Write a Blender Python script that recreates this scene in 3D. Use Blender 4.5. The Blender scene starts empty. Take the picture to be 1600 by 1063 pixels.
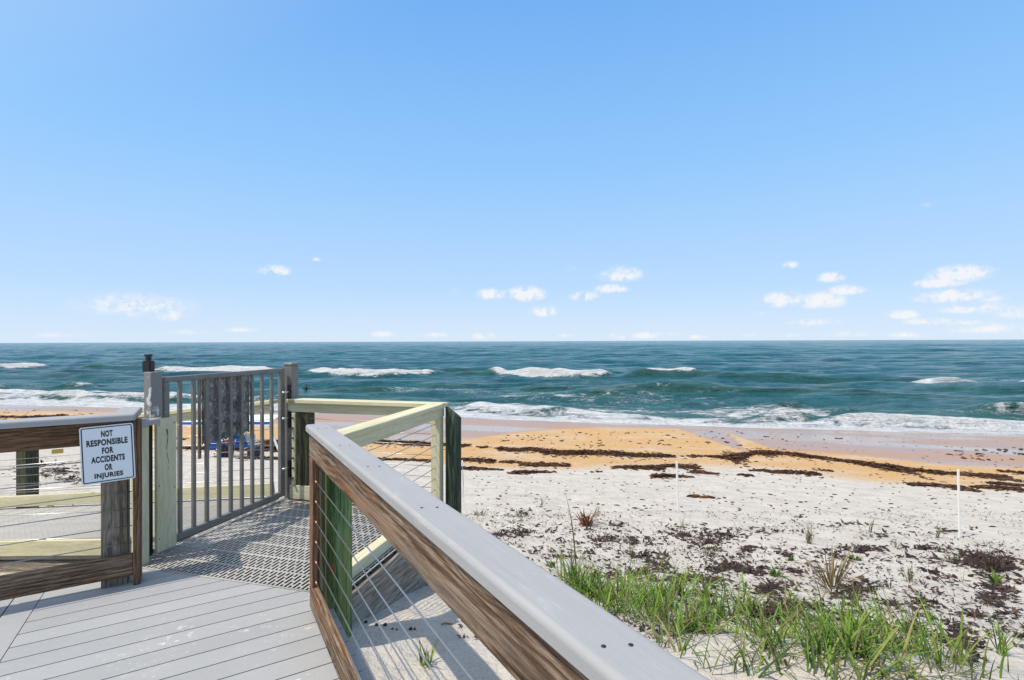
import bpy, bmesh, math, random
import numpy as np
from mathutils import Vector, Matrix, Quaternion
R = math.radians
random.seed(7)
rng = np.random.default_rng(11)
S = bpy.context.scene
COL = S.collection
# ------------------------------------------------------------------ camera
CAMH = 1.585
cam = bpy.data.cameras.new('camera'); camo = bpy.data.objects.new('camera', cam); COL.objects.link(camo)
cam.lens = 18; cam.sensor_width = 36; cam.clip_end = 30000; cam.clip_start = 0.02
CAMROT = (Matrix.Rotation(R(90.10), 3, 'X') @ Matrix.Rotation(R(-0.2), 3, 'Z'))
camo.matrix_world = Matrix.Translation((0, 0, CAMH)) @ CAMROT.to_4x4()
S.camera = camo
# ------------------------------------------------------------------ world + sun
SUN_EL, SH = 61.0, (0.891, 0.454)            # shadows fall along SH
sun = bpy.data.lights.new('sun', 'SUN'); suno = bpy.data.objects.new('sun', sun); COL.objects.link(suno)
sun.energy = 2.9; sun.angle = R(0.53); sun.color = (1.0, 0.925, 0.80)
_d = Vector((SH[0]*math.cos(R(SUN_EL)), SH[1]*math.cos(R(SUN_EL)), -math.sin(R(SUN_EL))))
suno.rotation_euler = _d.to_track_quat('-Z', 'Y').to_euler(); suno.location = (-20, -10, 40)
W = bpy.data.worlds.new('World'); S.world = W; W.use_nodes = True
S.view_settings.view_transform = 'Standard'; S.view_settings.look = 'None'
S.view_settings.exposure = 0.5; S.view_settings.gamma = 1.0
SKY_STRENGTH = 0.15


class NT:
    """small helper round a node tree"""
    def __init__(s, tree): s.t = tree; s.n = tree.nodes; s.l = tree.links
    def node(s, typ, ins=None, **kw):
        nd = s.n.new(typ)
        for k, v in kw.items(): setattr(nd, k, v)
        for k, v in (ins or {}).items(): s.put(nd.inputs[k], v)
        return nd
    def put(s, sock, v):
        if isinstance(v, bpy.types.NodeSocket): s.l.new(v, sock)
        else: sock.default_value = v
    def math(s, op, a, b=0.0, c=0.0, clamp=False):
        nd = s.n.new('ShaderNodeMath'); nd.operation = op; nd.use_clamp = clamp
        s.put(nd.inputs[0], a); s.put(nd.inputs[1], b); s.put(nd.inputs[2], c)
        return nd.outputs[0]
    def ramp(s, fac, stops, interp='LINEAR'):
        nd = s.n.new('ShaderNodeValToRGB'); cr = nd.color_ramp; cr.interpolation = interp
        while len(cr.elements) < len(stops): cr.elements.new(0.5)
        for e, (p, c) in zip(cr.elements, stops):
            e.position = p; e.color = c if len(c) == 4 else (*c, 1)
        s.put(nd.inputs[0], fac); return nd.outputs[0]
    def mix(s, fac, a, b, blend='MIX'):
        nd = s.n.new('ShaderNodeMix'); nd.data_type = 'RGBA'; nd.blend_type = blend
        s.put(nd.inputs[0], fac)
        s.put(nd.inputs[6], a if not isinstance(a, tuple) or len(a) == 4 else (*a, 1))
        s.put(nd.inputs[7], b if not isinstance(b, tuple) or len(b) == 4 else (*b, 1))
        return nd.outputs[2]
    def noise(s, vec, scale, detail=4, rough=0.55, dist=0.0, dim='3D'):
        nd = s.n.new('ShaderNodeTexNoise'); nd.noise_dimensions = dim
        s.put(nd.inputs['Vector'], vec); nd.inputs['Scale'].default_value = scale
        nd.inputs['Detail'].default_value = detail; nd.inputs['Roughness'].default_value = rough
        nd.inputs['Distortion'].default_value = dist
        return nd.outputs['Fac']
    def mapping(s, vec, scale=(1, 1, 1), rot=(0, 0, 0), loc=(0, 0, 0)):
        nd = s.n.new('ShaderNodeMapping'); s.put(nd.inputs['Vector'], vec)
        s.put(nd.inputs['Scale'], scale); s.put(nd.inputs['Rotation'], rot); s.put(nd.inputs['Location'], loc)
        return nd.outputs[0]
    def sstep(s, v, a, b):
        nd = s.n.new('ShaderNodeMapRange'); nd.interpolation_type = 'SMOOTHSTEP'
        s.put(nd.inputs[0], v); nd.inputs[1].default_value = a; nd.inputs[2].default_value = b
        return nd.outputs[0]


def camdir(px, py):
    """world direction through photo pixel (1600 x 1063)"""
    return CAMROT @ Vector(((px-800)/800, -(py-531.5)/800, -1))


wn = NT(W.node_tree)
for n_ in list(wn.n): wn.n.remove(n_)
sky = wn.node('ShaderNodeTexSky', sky_type='NISHITA', sun_disc=False)
sky.sun_elevation = R(SUN_EL); sky.sun_rotation = math.atan2(-SH[0], -SH[1])
sky.altitude = 0; sky.air_density = 1.0; sky.dust_density = 0.35; sky.ozone_density = 2.0
# small fair-weather clouds, by azimuth / elevation of each puff
CLOUDS = [(430,424,22,9,.8),(495,406,9,4,.4),(215,480,78,20,.55),(265,492,30,13,.55),(190,470,40,10,.45),(150,470,25,6,.3),(375,516,25,5,.4),
 (772,461,24,10,.72),(823,461,26,13,.8),(850,488,20,10,.7),(891,420,8,5,.45),(970,431,30,14,.7),(912,464,20,9,.72),
 (955,453,22,8,.85),(1237,415,12,7,.55),(1298,435,20,9,.8),(1322,455,26,9,.66),(1222,470,28,13,.9),(1284,472,32,14,.9),
 (1272,504,35,7,.55),(1190,490,20,5,.3),(1500,430,42,15,.98),(1470,443,35,9,.9),(1490,465,52,12,.8),(1412,493,22,8,.8),(1450,503,32,7,.75),
 (1545,468,28,8,.45),(1520,483,48,10,.7),(1585,490,30,13,.55),(1510,505,35,6,.45),(1560,515,70,9,.5),(755,526,18,6,.7),
 (885,525,12,4,.55),(965,526,15,6,.6),(1005,525,22,6,.55),(1090,527,15,4,.5),(1170,524,12,5,.45),(1240,525,20,5,.45),
 (600,523,18,6,.45),(90,524,40,6,.35),(300,520,30,5,.3),(690,524,30,5,.35),(1330,523,40,6,.4),(1420,524,30,6,.45),(1040,523,25,5,.4),(1450,320,9,9,.2),(710,457,12,9,.2),(490,512,12,5,.25),(565,502,22,4,.2)]
tc = wn.node('ShaderNodeTexCoord')
sep = wn.node('ShaderNodeSeparateXYZ', {0: tc.outputs['Generated']})
az = wn.math('ARCTAN2', sep.outputs[0], sep.outputs[1]); el = wn.math('ARCSINE', sep.outputs[2])
nz1 = wn.noise(tc.outputs['Generated'], 34, 6, 0.62)
nz2 = wn.noise(tc.outputs['Generated'], 110, 5, 0.6)
acc = None
for (cx, cy, rx, ry, op) in CLOUDS:
    d0 = camdir(cx, cy).normalized()
    a0, e0 = math.atan2(d0.x, d0.y), math.asin(d0.z)
    kx = 800/rx/1.45/(1+((cx-800)/800)**2); ky = 800/ry/1.45/math.sqrt(1+((cx-800)/800)**2)
    ky *= 1/(1.0)
    dx = wn.math('MULTIPLY', wn.math('SUBTRACT', az, a0), 800/rx/1.55*(1+((cx-800)/800)**2)**1.0)
    dy = wn.math('MULTIPLY', wn.math('SUBTRACT', el, e0), 800/ry/1.55*math.sqrt(1+((cx-800)/800)**2))
    dy = wn.math('MULTIPLY', dy, wn.math('ADD', 1.12, wn.math('MULTIPLY', wn.math('LESS_THAN', dy, 0.0), 0.45)))  # flatter base
    q = wn.math('SUBTRACT', 1.0, wn.math('SQRT', wn.math('MULTIPLY_ADD', dx, dx, wn.math('MULTIPLY', dy, dy))))
    q = wn.math('MULTIPLY', wn.math('MAXIMUM', q, 0.0), op)
    acc = q if acc is None else wn.math('MAXIMUM', acc, q)
nn_ = wn.math('MULTIPLY_ADD', nz2, 0.55, wn.math('MULTIPLY', nz1, 0.9))          # ~0.72 mean
cl = wn.math('MULTIPLY', acc, wn.math('MULTIPLY_ADD', wn.math('SUBTRACT', nn_, 0.70), 6.0, 1.0))
cloud = wn.math('MULTIPLY', wn.sstep(cl, 0.0, 0.78), 0.9)
# humid, hazy air: pale low over the sea, clear blue higher up
air = wn.ramp(wn.math('ABSOLUTE', el), [(0.0, (3.15, 3.78, 4.55)), (0.10, (2.30, 3.30, 4.62)), (0.34, (1.32, 2.72, 4.62)), (0.62, (0.78, 2.02, 4.30)), (1.0, (0.5, 1.5, 3.4))])
skyc = wn.mix(wn.ramp(wn.math('ABSOLUTE', el), [(0.0, (.95,)*3), (0.35, (.93,)*3), (0.7, (.9,)*3), (1.0, (.3,)*3)]), sky.outputs[0], air)
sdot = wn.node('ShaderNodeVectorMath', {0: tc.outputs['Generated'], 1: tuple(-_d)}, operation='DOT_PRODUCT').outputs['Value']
skyc = wn.mix(wn.math('MULTIPLY', wn.sstep(sdot, .35, 1.0), .75), skyc, (5.0, 4.95, 4.75))       # pale glow added round the sun, behind the camera, as neutral fill for shadows
skyc = wn.mix(cloud, skyc, (4.35, 4.38, 4.5))
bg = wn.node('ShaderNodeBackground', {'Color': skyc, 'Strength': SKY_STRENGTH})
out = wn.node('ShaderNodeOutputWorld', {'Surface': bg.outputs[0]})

# ------------------------------------------------------------------ frames measured from the photo
Rr = Vector((0.515, -0.857)); Nn = Vector((0.857, 0.515))        # deck frame: r runs down the right rail, n along the boards
Uu = Vector((0.966, -0.259)); Vv = Vector((0.259, 0.966)); OO = Vector((-1.31, 3.25))   # landing frame
def D(r, n, z=0.0): p = Rr*r+Nn*n; return Vector((p.x, p.y, z))
def G(u, v, z=0.0): p = OO+Uu*u+Vv*v; return Vector((p.x, p.y, z))
SHA = R(12)
E1 = np.array((math.cos(SHA), -math.sin(SHA))); E2 = np.array((math.sin(SHA), math.cos(SHA)))   # along shore, offshore
SEA_Z = CAMH-5.5

def vnoise(x, y, seed=0):
    x = np.asarray(x, float); y = np.asarray(y, float)
    xi = np.floor(x).astype(np.int64); yi = np.floor(y).astype(np.int64); xf = x-xi; yf = y-yi
    def h(a, b):
        v = (a*374761393+b*668265263+seed*1442695041) & 0xFFFFFFFF
        v = ((v ^ (v >> 13))*1274126177) & 0xFFFFFFFF
        return ((v ^ (v >> 16)) & 0xFFFFFF)/float(0xFFFFFF)
    u = xf*xf*(3-2*xf); v = yf*yf*(3-2*yf)
    return (h(xi, yi)*(1-u)+h(xi+1, yi)*u)*(1-v)+(h(xi, yi+1)*(1-u)+h(xi+1, yi+1)*u)*v
def fbm(x, y, oct=4, seed=0):
    t = 0; a = 0.5; s = 0
    for i in range(oct): t = t+a*vnoise(x*2**i, y*2**i, seed+i); s += a; a *= .5
    return t/s-0.5

_ps = np.array([-40, -5, 0, 2.2, 3, 4, 5, 6.5, 8.8, 10.7, 13.5, 16.5, 20, 25, 30, 35, 40, 60, 120])
_pd = np.array([1.6, 1.7, 1.74, 1.75, 1.82, 2.05, 2.30, 2.62, 2.97, 3.28, 3.70, 4.10, 4.42, 4.80, 5.14, 5.5, 5.95, 7.5, 11])
_fs = np.linspace(-40, 120, 3201); _fd = np.interp(_fs, _ps, _pd)
_k = np.exp(-np.linspace(-2, 2, 31)**2); _k /= _k.sum()
_fd = np.convolve(np.pad(_fd, 15, mode='edge'), _k, 'valid')
def ground(x, y):
    x = np.asarray(x, float); y = np.asarray(y, float)
    a = x*E1[0]+y*E1[1]; s = x*E2[0]+y*E2[1]
    z = CAMH-np.interp(s, _fs, _fd)
    near = np.clip((14-s)/8, 0, 1)
    z = z+near*(0.16*fbm(x*.8, y*.8, 3, 3)+0.05*fbm(x*3.1, y*3.1, 3, 9))
    z = z+np.clip((30-s)/15, 0, 1)*0.05*fbm(x*.5, y*.5, 3, 21)
    # sand ridge in front of the grass on the right
    z = z+0.12*np.exp(-((s-3.15-0.12*np.sin(a*2.1))/.42)**2)*np.clip((a-0.2)/.8, 0, 1)-0.06*np.exp(-((s-4.1)/.5)**2)*np.clip((a-0.2)/.8, 0, 1)
    # sand banked against the landing, level under the deck
    return z
_ts = np.linspace(.5, 60, 6000); _fz = CAMH-np.interp(_ts, _fs, _fd)
def hit(px, py):
    """where the line of sight of a photo pixel meets the ground: used to survey positions on the beach"""
    d = camdir(px, py); k = d.x*E2[0]+d.y*E2[1]; ts = _ts/k                      # first the smooth beach profile, then the bumps
    below = CAMH+d.z*ts < _fz
    t = float(ts[int(np.argmax(below))]) if below.any() else float(ts[-1])
    for i in range(3):
        p = Vector((0, 0, CAMH))+d*t; t += (float(ground(p.x, p.y))-p.z)/d.z*.8
    p = Vector((0, 0, CAMH))+d*t
    return Vector((p.x, p.y, float(ground(p.x, p.y))))
def hit_sea(px, py, z=SEA_Z):
    d = camdir(px, py); t = (z-CAMH)/d.z
    return np.array((d.x*t, d.y*t))
def asof(p): return (p[0]*E1[0]+p[1]*E1[1], p[0]*E2[0]+p[1]*E2[1])

# ------------------------------------------------------------------ object helpers
def tag(o, label=None, cat=None, group=None, kind=None):
    if label: o['label'] = label
    if cat: o['category'] = cat
    if group: o['group'] = group
    if kind: o['kind'] = kind
    return o
def thing(name, label, cat, loc=(0, 0, 0), group=None):
    o = bpy.data.objects.new(name, None); COL.objects.link(o); o.location = loc; o.empty_display_size = .1
    return tag(o, label, cat, group)
def wpos(o):
    p = Vector(o.location)
    while o.parent: o = o.parent; p = p+Vector(o.location)
    return p
def link(name, me, mat, parent=None, mtx=None):
    """me is in local axes of mtx (world placing); parents are only ever translated"""
    o = bpy.data.objects.new(name, me); COL.objects.link(o)
    for m in (mat if isinstance(mat, (list, tuple)) else [mat]): me.materials.append(m)
    mtx = mtx or Matrix()
    if parent is not None:
        o.parent = parent
        mtx = Matrix.Translation(-wpos(parent)) @ mtx
    o.location = mtx.to_translation(); o.rotation_mode = 'XYZ'; o.rotation_euler = mtx.to_euler()
    return o
def bm_mesh(bm, smooth=False):
    me = bpy.data.meshes.new('m'); bmesh.ops.recalc_face_normals(bm, faces=bm.faces); bm.to_mesh(me); bm.free()
    if smooth:
        for p in me.polygons: p.use_smooth = True
    return me
def np_mesh(V, F, smooth=False, attrs=None):
    """V (n,3); F (m,k)"""
    V = np.asarray(V, np.float32); F = np.asarray(F, np.int32)
    me = bpy.data.meshes.new('m'); m, k = F.shape
    me.vertices.add(len(V)); me.vertices.foreach_set('co', V.ravel())
    me.loops.add(m*k); me.loops.foreach_set('vertex_index', F.ravel())
    me.polygons.add(m); me.polygons.foreach_set('loop_start', np.arange(0, m*k, k, dtype=np.int32))
    me.polygons.foreach_set('loop_total', np.full(m, k, np.int32))
    if smooth: me.polygons.foreach_set('use_smooth', np.ones(m, bool))
    for nm, arr in (attrs or {}).items():
        at = me.attributes.new(nm, 'FLOAT', 'POINT'); at.data.foreach_set('value', np.asarray(arr, np.float32))
    me.update(); me.validate(); return me
def add_box(bm, sx, sy, sz, mtx=Matrix()):
    vs = [bm.verts.new(mtx @ Vector((x*sx/2, y*sy/2, z*sz/2))) for x in (-1, 1) for y in (-1, 1) for z in (-1, 1)]
    for f in ((0,1,3,2),(4,6,7,5),(0,4,5,1),(2,3,7,6),(0,2,6,4),(1,5,7,3)): bm.faces.new([vs[i] for i in f])
    return vs
def frame(a, b, up=(0, 0, 1)):
    a = Vector(a); b = Vector(b); x = (b-a).normalized(); up = Vector(up)
    if abs(x.dot(up)) > .98: up = Vector((Vv.x, Vv.y, 0))
    y = up.cross(x).normalized(); z = x.cross(y)
    m = Matrix((x, y, z)).transposed().to_4x4(); m.translation = (a+b)/2; return m
def board(name, parent, a, b, w, h, mat, up=(0, 0, 1), bevel=.004, seg=1):
    """timber from a to b (centre line), w across, h along up"""
    L = (Vector(b)-Vector(a)).length; bm = bmesh.new(); add_box(bm, L, w, h)
    if bevel: bmesh.ops.bevel(bm, geom=bm.edges[:], offset=bevel, segments=seg, affect='EDGES', profile=.6)
    return link(name, bm_mesh(bm), mat, parent, frame(a, b, up))
def post(name, parent, p, z0, z1, w, d, mat, ax, bevel=.004):
    """upright timber; ax = horizontal direction of its w side"""
    return board(name, parent, (p[0], p[1], z0), (p[0], p[1], z1), w, d, mat, up=_perp(ax), bevel=bevel)
def _perp(ax): return Vector((-ax[1], ax[0], 0))
def tube_bm(bm, pts, r, seg=8, caps=True):
    pts = [Vector(p) for p in pts]; rings = []
    for i, p in enumerate(pts):
        t = (pts[min(i+1, len(pts)-1)]-pts[max(i-1, 0)]).normalized()
        s = t.cross(Vector((0, 0, 1)));  s = s.normalized() if s.length > 1e-3 else Vector((1, 0, 0)); q = t.cross(s)
        rr = r[i] if isinstance(r, (list, tuple)) else r
        rings.append([bm.verts.new(p+(s*math.cos(k*2*math.pi/seg)+q*math.sin(k*2*math.pi/seg))*rr) for k in range(seg)])
    for A, B in zip(rings, rings[1:]):
        for k in range(seg): bm.faces.new((A[k], A[(k+1) % seg], B[(k+1) % seg], B[k]))
    if caps: bm.faces.new(rings[0][::-1]); bm.faces.new(rings[-1])
def tube(name, parent, pts, r, mat, seg=8):
    bm = bmesh.new(); c = Vector(pts[0]); tube_bm(bm, [Vector(p)-c for p in pts], r, seg)
    return link(name, bm_mesh(bm, True), mat, parent, Matrix.Translation(c))
def cable(parent, a, b, sag=0.004, r=0.003):
    a = Vector(a); b = Vector(b); pts = [a.lerp(b, t)-Vector((0, 0, sag*4*t*(1-t))) for t in (0, .25, .5, .75, 1)]
    return tube('cable', parent, pts, r, M['steel'], 6)
def clip(poly, p, nrm):
    """keep the side of a 2-D polygon where (q-p).nrm <= 0"""
    res = []
    for i, a in enumerate(poly):
        b = poly[(i+1) % len(poly)]; da = (a-p).dot(nrm); db = (b-p).dot(nrm)
        if da <= 0: res.append(a)
        if (da < 0) != (db < 0) and da != db: res.append(a+(b-a)*(da/(da-db)))
    return res
def prism(bm, poly, z0, z1):
    lo = [bm.verts.new((p.x, p.y, z0)) for p in poly]; hi = [bm.verts.new((p.x, p.y, z1)) for p in poly]
    bm.faces.new(hi); bm.faces.new(lo[::-1])
    for i in range(len(poly)):
        j = (i+1) % len(poly); bm.faces.new((lo[i], lo[j], hi[j], hi[i]))

# ------------------------------------------------------------------ materials
M = {}
def newmat(name):
    m = bpy.data.materials.new(name); m.use_nodes = True; t = NT(m.node_tree)
    b = t.n['Principled BSDF']; M[name] = m
    return m, t, b
def plain(name, col, rough=.5, metal=0.0, var=.12, scale=30, bump=0.0):
    m, t, b = newmat(name); tcn = t.node('ShaderNodeTexCoord'); nz = t.noise(tcn.outputs['Object'], scale, 5)
    k = t.math('MULTIPLY_ADD', nz, 2*var, 1-var)
    c = t.mix(1.0, (*col, 1), t.node('ShaderNodeCombineColor', {0: k, 1: k, 2: k}).outputs[0], 'MULTIPLY')
    t.put(b.inputs['Base Color'], c); b.inputs['Roughness'].default_value = rough; b.inputs['Metallic'].default_value = metal
    if bump:
        t.put(b.inputs['Normal'], t.node('ShaderNodeBump', {'Height': nz, 'Strength': bump, 'Distance': .004}).outputs[0])
    return m
def wood(name, dark, mid, light, streak=None, streak_amt=.5, knots=.5, lat=11, bump=.5, rough=.75, knot_col=None, speck=0.0, contrast=1.0):
    """weathered timber, grain along local X"""
    m, t, b = newmat(name); tcn = t.node('ShaderNodeTexCoord'); oi = t.node('ShaderNodeObjectInfo')
    off = t.node('ShaderNodeVectorMath', {0: tcn.outputs['Object'], 1: t.node('ShaderNodeCombineXYZ', {0: t.math('MULTIPLY', oi.outputs['Random'], 37.0), 1: t.math('MULTIPLY', oi.outputs['Random'], 11.0), 2: oi.outputs['Random']}).outputs[0]}, operation='ADD').outputs[0]
    # knots: distort the across coordinate round voronoi cells stretched along the grain
    kv = t.node('ShaderNodeTexVoronoi', {'Vector': t.mapping(off, (1.7, 5.5, 5.5)), 'Scale': 1.0, 'Randomness': 1.0})
    kd = kv.outputs['Distance']
    knot = t.sstep(kd, .36, .02)
    warp = t.noise(t.mapping(off, (1.5, 5, 5)), 1.0, 3, .5)
    sp = t.node('ShaderNodeSeparateXYZ', {0: off})
    across = t.math('ADD', sp.outputs[1], sp.outputs[2])
    ph = t.math('ADD', t.math('MULTIPLY', across, lat*26.0), t.math('ADD', t.math('MULTIPLY', warp, 30.0), t.math('MULTIPLY', knot, 14.0*knots)))
    rings = t.math('MULTIPLY_ADD', t.math('SINE', ph), .5, .5)
    rings = t.math('POWER', rings, .6)
    fib = t.noise(t.mapping(off, (14, 330, 330)), 1.0, 4, .72)
    fine = t.noise(t.mapping(off, (4.5, 95, 95)), 1.0, 7, .7)
    broad = t.noise(t.mapping(off, (1.2, 9, 9), loc=(9, 4, 2)), 1.0, 4, .6)
    mean = .5+contrast*0
    g = t.math('ADD', t.math('MULTIPLY', t.math('SUBTRACT', rings, .6), .20*contrast), t.math('ADD', t.math('MULTIPLY', t.math('SUBTRACT', fib, .5), 1.0), t.math('ADD', t.math('MULTIPLY', t.math('SUBTRACT', fine, .5), 1.3*contrast), t.math('MULTIPLY', t.math('SUBTRACT', broad, .5), .8))))
    g = t.math('ADD', g, .52)
    col = t.ramp(g, [(.20, dark), (.5, mid), (.82, light)])
    if streak:
        sm = t.math('MULTIPLY', t.sstep(t.noise(t.mapping(off, (.9, 13, 13), loc=(3, 7, 1)), 1.0, 4, .5), .5, .68), streak_amt)
        col = t.mix(sm, col, streak)
    gp_ = t.sstep(t.noise(t.mapping(off, (1.1, 12, 12), loc=(4, 4, 7)), 1.0, 4, .6), .50, .66)
    if contrast > 1: col = t.mix(t.math('MULTIPLY', gp_, .55), col, t.mix(fine, tuple(v*.8 for v in mid), (.36, .31, .26)))
    ck = t.sstep(t.noise(t.mapping(off, (1.3, 75, 75), loc=(1, 8, 3)), 1.0, 3, .5), .66, .70)
    col = t.mix(t.math('MULTIPLY', ck, .8*min(1, contrast)), col, tuple(v*.35 for v in dark))
    stn = t.sstep(t.noise(t.mapping(off, (2.2, 10, 10), loc=(6, 2, 9)), 1.0, 5, .62), .56, .70)
    col = t.mix(t.math('MULTIPLY', stn, .45*min(1, contrast)), col, dark)
    if knots > 0:
        kk = t.math('MULTIPLY', t.sstep(kd, .12, .05), .8 if knots > .3 else .4)
        col = t.mix(kk, col, knot_col or dark)
    if speck:
        col = t.mix(t.math('MULTIPLY', t.sstep(t.noise(off, 60, 3, .6), .62, .7), speck), col, (.08, .06, .045))
    t.put(b.inputs['Base Color'], col); b.inputs['Roughness'].default_value = rough
    b.inputs['Specular IOR Level'].default_value = .25
    t.put(b.inputs['Normal'], t.node('ShaderNodeBump', {'Height': g, 'Strength': bump, 'Distance': .004}).outputs[0])
    return m

wood('brown_timber', (.030, .018, .011), (.135, .080, .047), (.32, .235, .165), streak=(.34, .13, .03), streak_amt=.65, knots=1.0, lat=9, contrast=1.25, bump=.6)
wood('dark_brown_timber', (.03, .016, .009), (.12, .062, .031), (.25, .15, .082), streak=(.21, .085, .025), streak_amt=.6, knots=.8, lat=9, contrast=1.2)
wood('grey_timber', (.07, .058, .044), (.20, .165, .125), (.36, .31, .25), streak=(.26, .20, .09), streak_amt=.3, knots=.8, lat=8, contrast=1.2)
wood('red_timber', (.08, .04, .022), (.22, .118, .07), (.37, .23, .145), knots=.3, lat=8)
wood('treated_timber', (.44, .405, .25), (.585, .545, .36), (.69, .655, .48), streak=(.48, .46, .26), streak_amt=.4, knots=.35, lat=5, bump=.15, contrast=.6, knot_col=(.27, .21, .09))
wood('green_piling', (.012, .045, .014), (.055, .13, .045), (.20, .33, .14), streak=(.26, .27, .08), streak_amt=.7, knots=.5, lat=6, bump=.8)
wood('dark_piling', (.010, .016, .010), (.035, .052, .032), (.13, .16, .095), knots=.4, lat=6, bump=.8)
wood('dark_post', (.020, .022, .012), (.055, .055, .03), (.12, .115, .07), knots=.3, lat=6, bump=.6)
wood('skirt_timber', (.10, .085, .065), (.26, .225, .18), (.43, .39, .33), knots=.9, lat=5, bump=.6, contrast=1.3)

def composite(name, col, sandy=0.0, streaks=.10, scuff=0.0):
    m, t, b = newmat(name); tcn = t.node('ShaderNodeTexCoord'); geo = t.node('ShaderNodeNewGeometry')
    o = tcn.outputs['Object']
    big = t.noise(o, 1.3, 4, .6); fine = t.noise(t.mapping(o, (3, 120, 120)), 1.0, 4, .6); grit = t.noise(o, 420, 2, .7)
    k = t.math('ADD', t.math('MULTIPLY_ADD', big, .30, .82), t.math('ADD', t.math('MULTIPLY', fine, streaks), t.math('MULTIPLY', geo.outputs['Random Per Island'], .14)))
    k = t.math('MULTIPLY', k, t.math('MULTIPLY_ADD', grit, .14, .93))
    c = t.mix(1.0, (*col, 1), t.node('ShaderNodeCombineColor', {0: k, 1: k, 2: k}).outputs[0], 'MULTIPLY')
    if scuff:
        sc1 = t.sstep(t.noise(t.mapping(o, (5, 22, 22), loc=(2, 3, 4)), 1.0, 7, .7), .55, .72)
        c = t.mix(t.math('MULTIPLY', sc1, scuff*.45), c, (.56, .54, .51))
        sc2 = t.sstep(t.noise(t.mapping(o, (1.6, 30, 30), loc=(7, 1, 4)), 1.0, 5, .65), .60, .75)
        c = t.mix(t.math('MULTIPLY', sc2, scuff*.6), c, (.22, .21, .20))
        c = t.mix(t.math('MULTIPLY', t.sstep(t.noise(o, 55, 5, .7), .69, .73), scuff), c, (.17, .155, .14))
    if sandy:
        blot = t.sstep(t.noise(o, 2.2, 4, .6), .50, .70)
        sp = t.math('MULTIPLY', t.sstep(t.noise(o, 24, 9, .76), .555, .60), t.math('MULTIPLY_ADD', blot, .85, .06))
        c = t.mix(t.math('MULTIPLY', sp, sandy), c, (.74, .71, .66))
        dk = t.sstep(t.noise(t.mapping(o, loc=(5, 2, 0)), 40, 3, .5), .735, .76)
        c = t.mix(t.math('MULTIPLY', dk, .5), c, (.12, .11, .10))
    t.put(b.inputs['Base Color'], c); b.inputs['Roughness'].default_value = .6; b.inputs['Specular IOR Level'].default_value = .3
    t.put(b.inputs['Normal'], t.node('ShaderNodeBump', {'Height': t.math('ADD', fine, t.math('MULTIPLY', grit, .5)), 'Strength': .12, 'Distance': .003}).outputs[0])
    return m
composite('deck_composite', (.325, .328, .332), sandy=1.0)
composite('cap_composite', (.305, .305, .310), streaks=.20, scuff=.7)
composite('grating_plastic', (.40, .385, .36))
plain('steel', (.42, .42, .42), .3, .85, .1)
plain('black_plastic', (.012, .012, .013), .35)
plain('screw', (.03, .03, .032), .4, .6)
plain('bronze_fitting', (.55, .36, .22), .35, .6)
plain('shade_black', (.012, .011, .010), 1.0)
plain('sign_black', (.012, .012, .016), .5)
plain('sign_white', (.69, .745, .78), .35, var=.04, scale=6)
plain('stake_white', (.80, .79, .76), .5)
plain('yellow_tag', (.55, .36, .03), .5, var=.35, scale=180)
plain('silver', (.55, .56, .57), .3, .9)
def painted_metal():
    m, t, b = newmat('gate_paint'); tcn = t.node('ShaderNodeTexCoord'); o = tcn.outputs['Object']
    n1 = t.noise(o, 6, 4, .6); n2 = t.noise(o, 22, 6, .7)
    c = t.ramp(n1, [(.3, (.145, .138, .126)), (.7, (.205, .196, .180))])
    c = t.mix(t.math('MULTIPLY', t.sstep(n2, .635, .67), .75), c, (.50, .49, .47))
    t.put(b.inputs['Base Color'], c); b.inputs['Roughness'].default_value = .42
    t.put(b.inputs['Normal'], t.node('ShaderNodeBump', {'Height': n2, 'Strength': .1, 'Distance': .003}).outputs[0])
    m, t, b = newmat('chipped_paint'); tcn = t.node('ShaderNodeTexCoord'); o = tcn.outputs['Object']
    n2 = t.noise(t.mapping(o, (7, 14, 14)), 1.0, 6, .65)
    c = t.mix(t.sstep(n2, .57, .60), (.20, .192, .178), (.58, .57, .55))
    t.put(b.inputs['Base Color'], c); b.inputs['Roughness'].default_value = .45
    m, t, b = newmat('mottled_panel'); tcn = t.node('ShaderNodeTexCoord'); o = tcn.outputs['Object']
    n1 = t.noise(t.mapping(o, (1, 1, .7)), 24, 8, .72, 1.4); n2 = t.noise(o, 5, 3, .5)
    c = t.ramp(t.math('ADD', n1, t.math('MULTIPLY_ADD', n2, .3, -.15)), [(.36, (.04, .04, .038)), (.5, (.175, .162, .143)), (.64, (.44, .41, .365))])
    t.put(b.inputs['Base Color'], c); b.inputs['Roughness'].default_value = .7
painted_metal()

# ------------------------------------------------------------------ THE SETTING: sand
def curve(pts):
    """photo pixels along a line on the ground -> (along shore, offshore) curve"""
    q = sorted(asof(hit(px, py)) for px, py in pts)
    return np.array([p[0] for p in q]), np.array([p[1] for p in q])
WATER_PX = [(-300, 626), (0, 632), (120, 634), (230, 637), (400, 638), (500, 641), (620, 646), (740, 655), (900, 661), (1000, 664), (1080, 668), (1170, 672), (1300, 674), (1450, 679), (1600, 682), (1900, 690)]
wa, ws = [], []
for px, py in WATER_PX:
    q = asof(hit_sea(px, py)); wa.append(q[0]); ws.append(q[1])
o_ = np.argsort(wa); wa = np.array(wa)[o_]; ws = np.array(ws)[o_]
wet_hi = curve([(-200, 641), (0, 643), (200, 645), (300, 648), (420, 662), (520, 682), (600, 690), (680, 692), (740, 686), (800, 677), (860, 672), (950, 669), (1060, 671), (1130, 674), (1150, 686), (1170, 708), (1220, 706), (1330, 712), (1400, 719), (1500, 729), (1600, 733), (1800, 748)])
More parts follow.
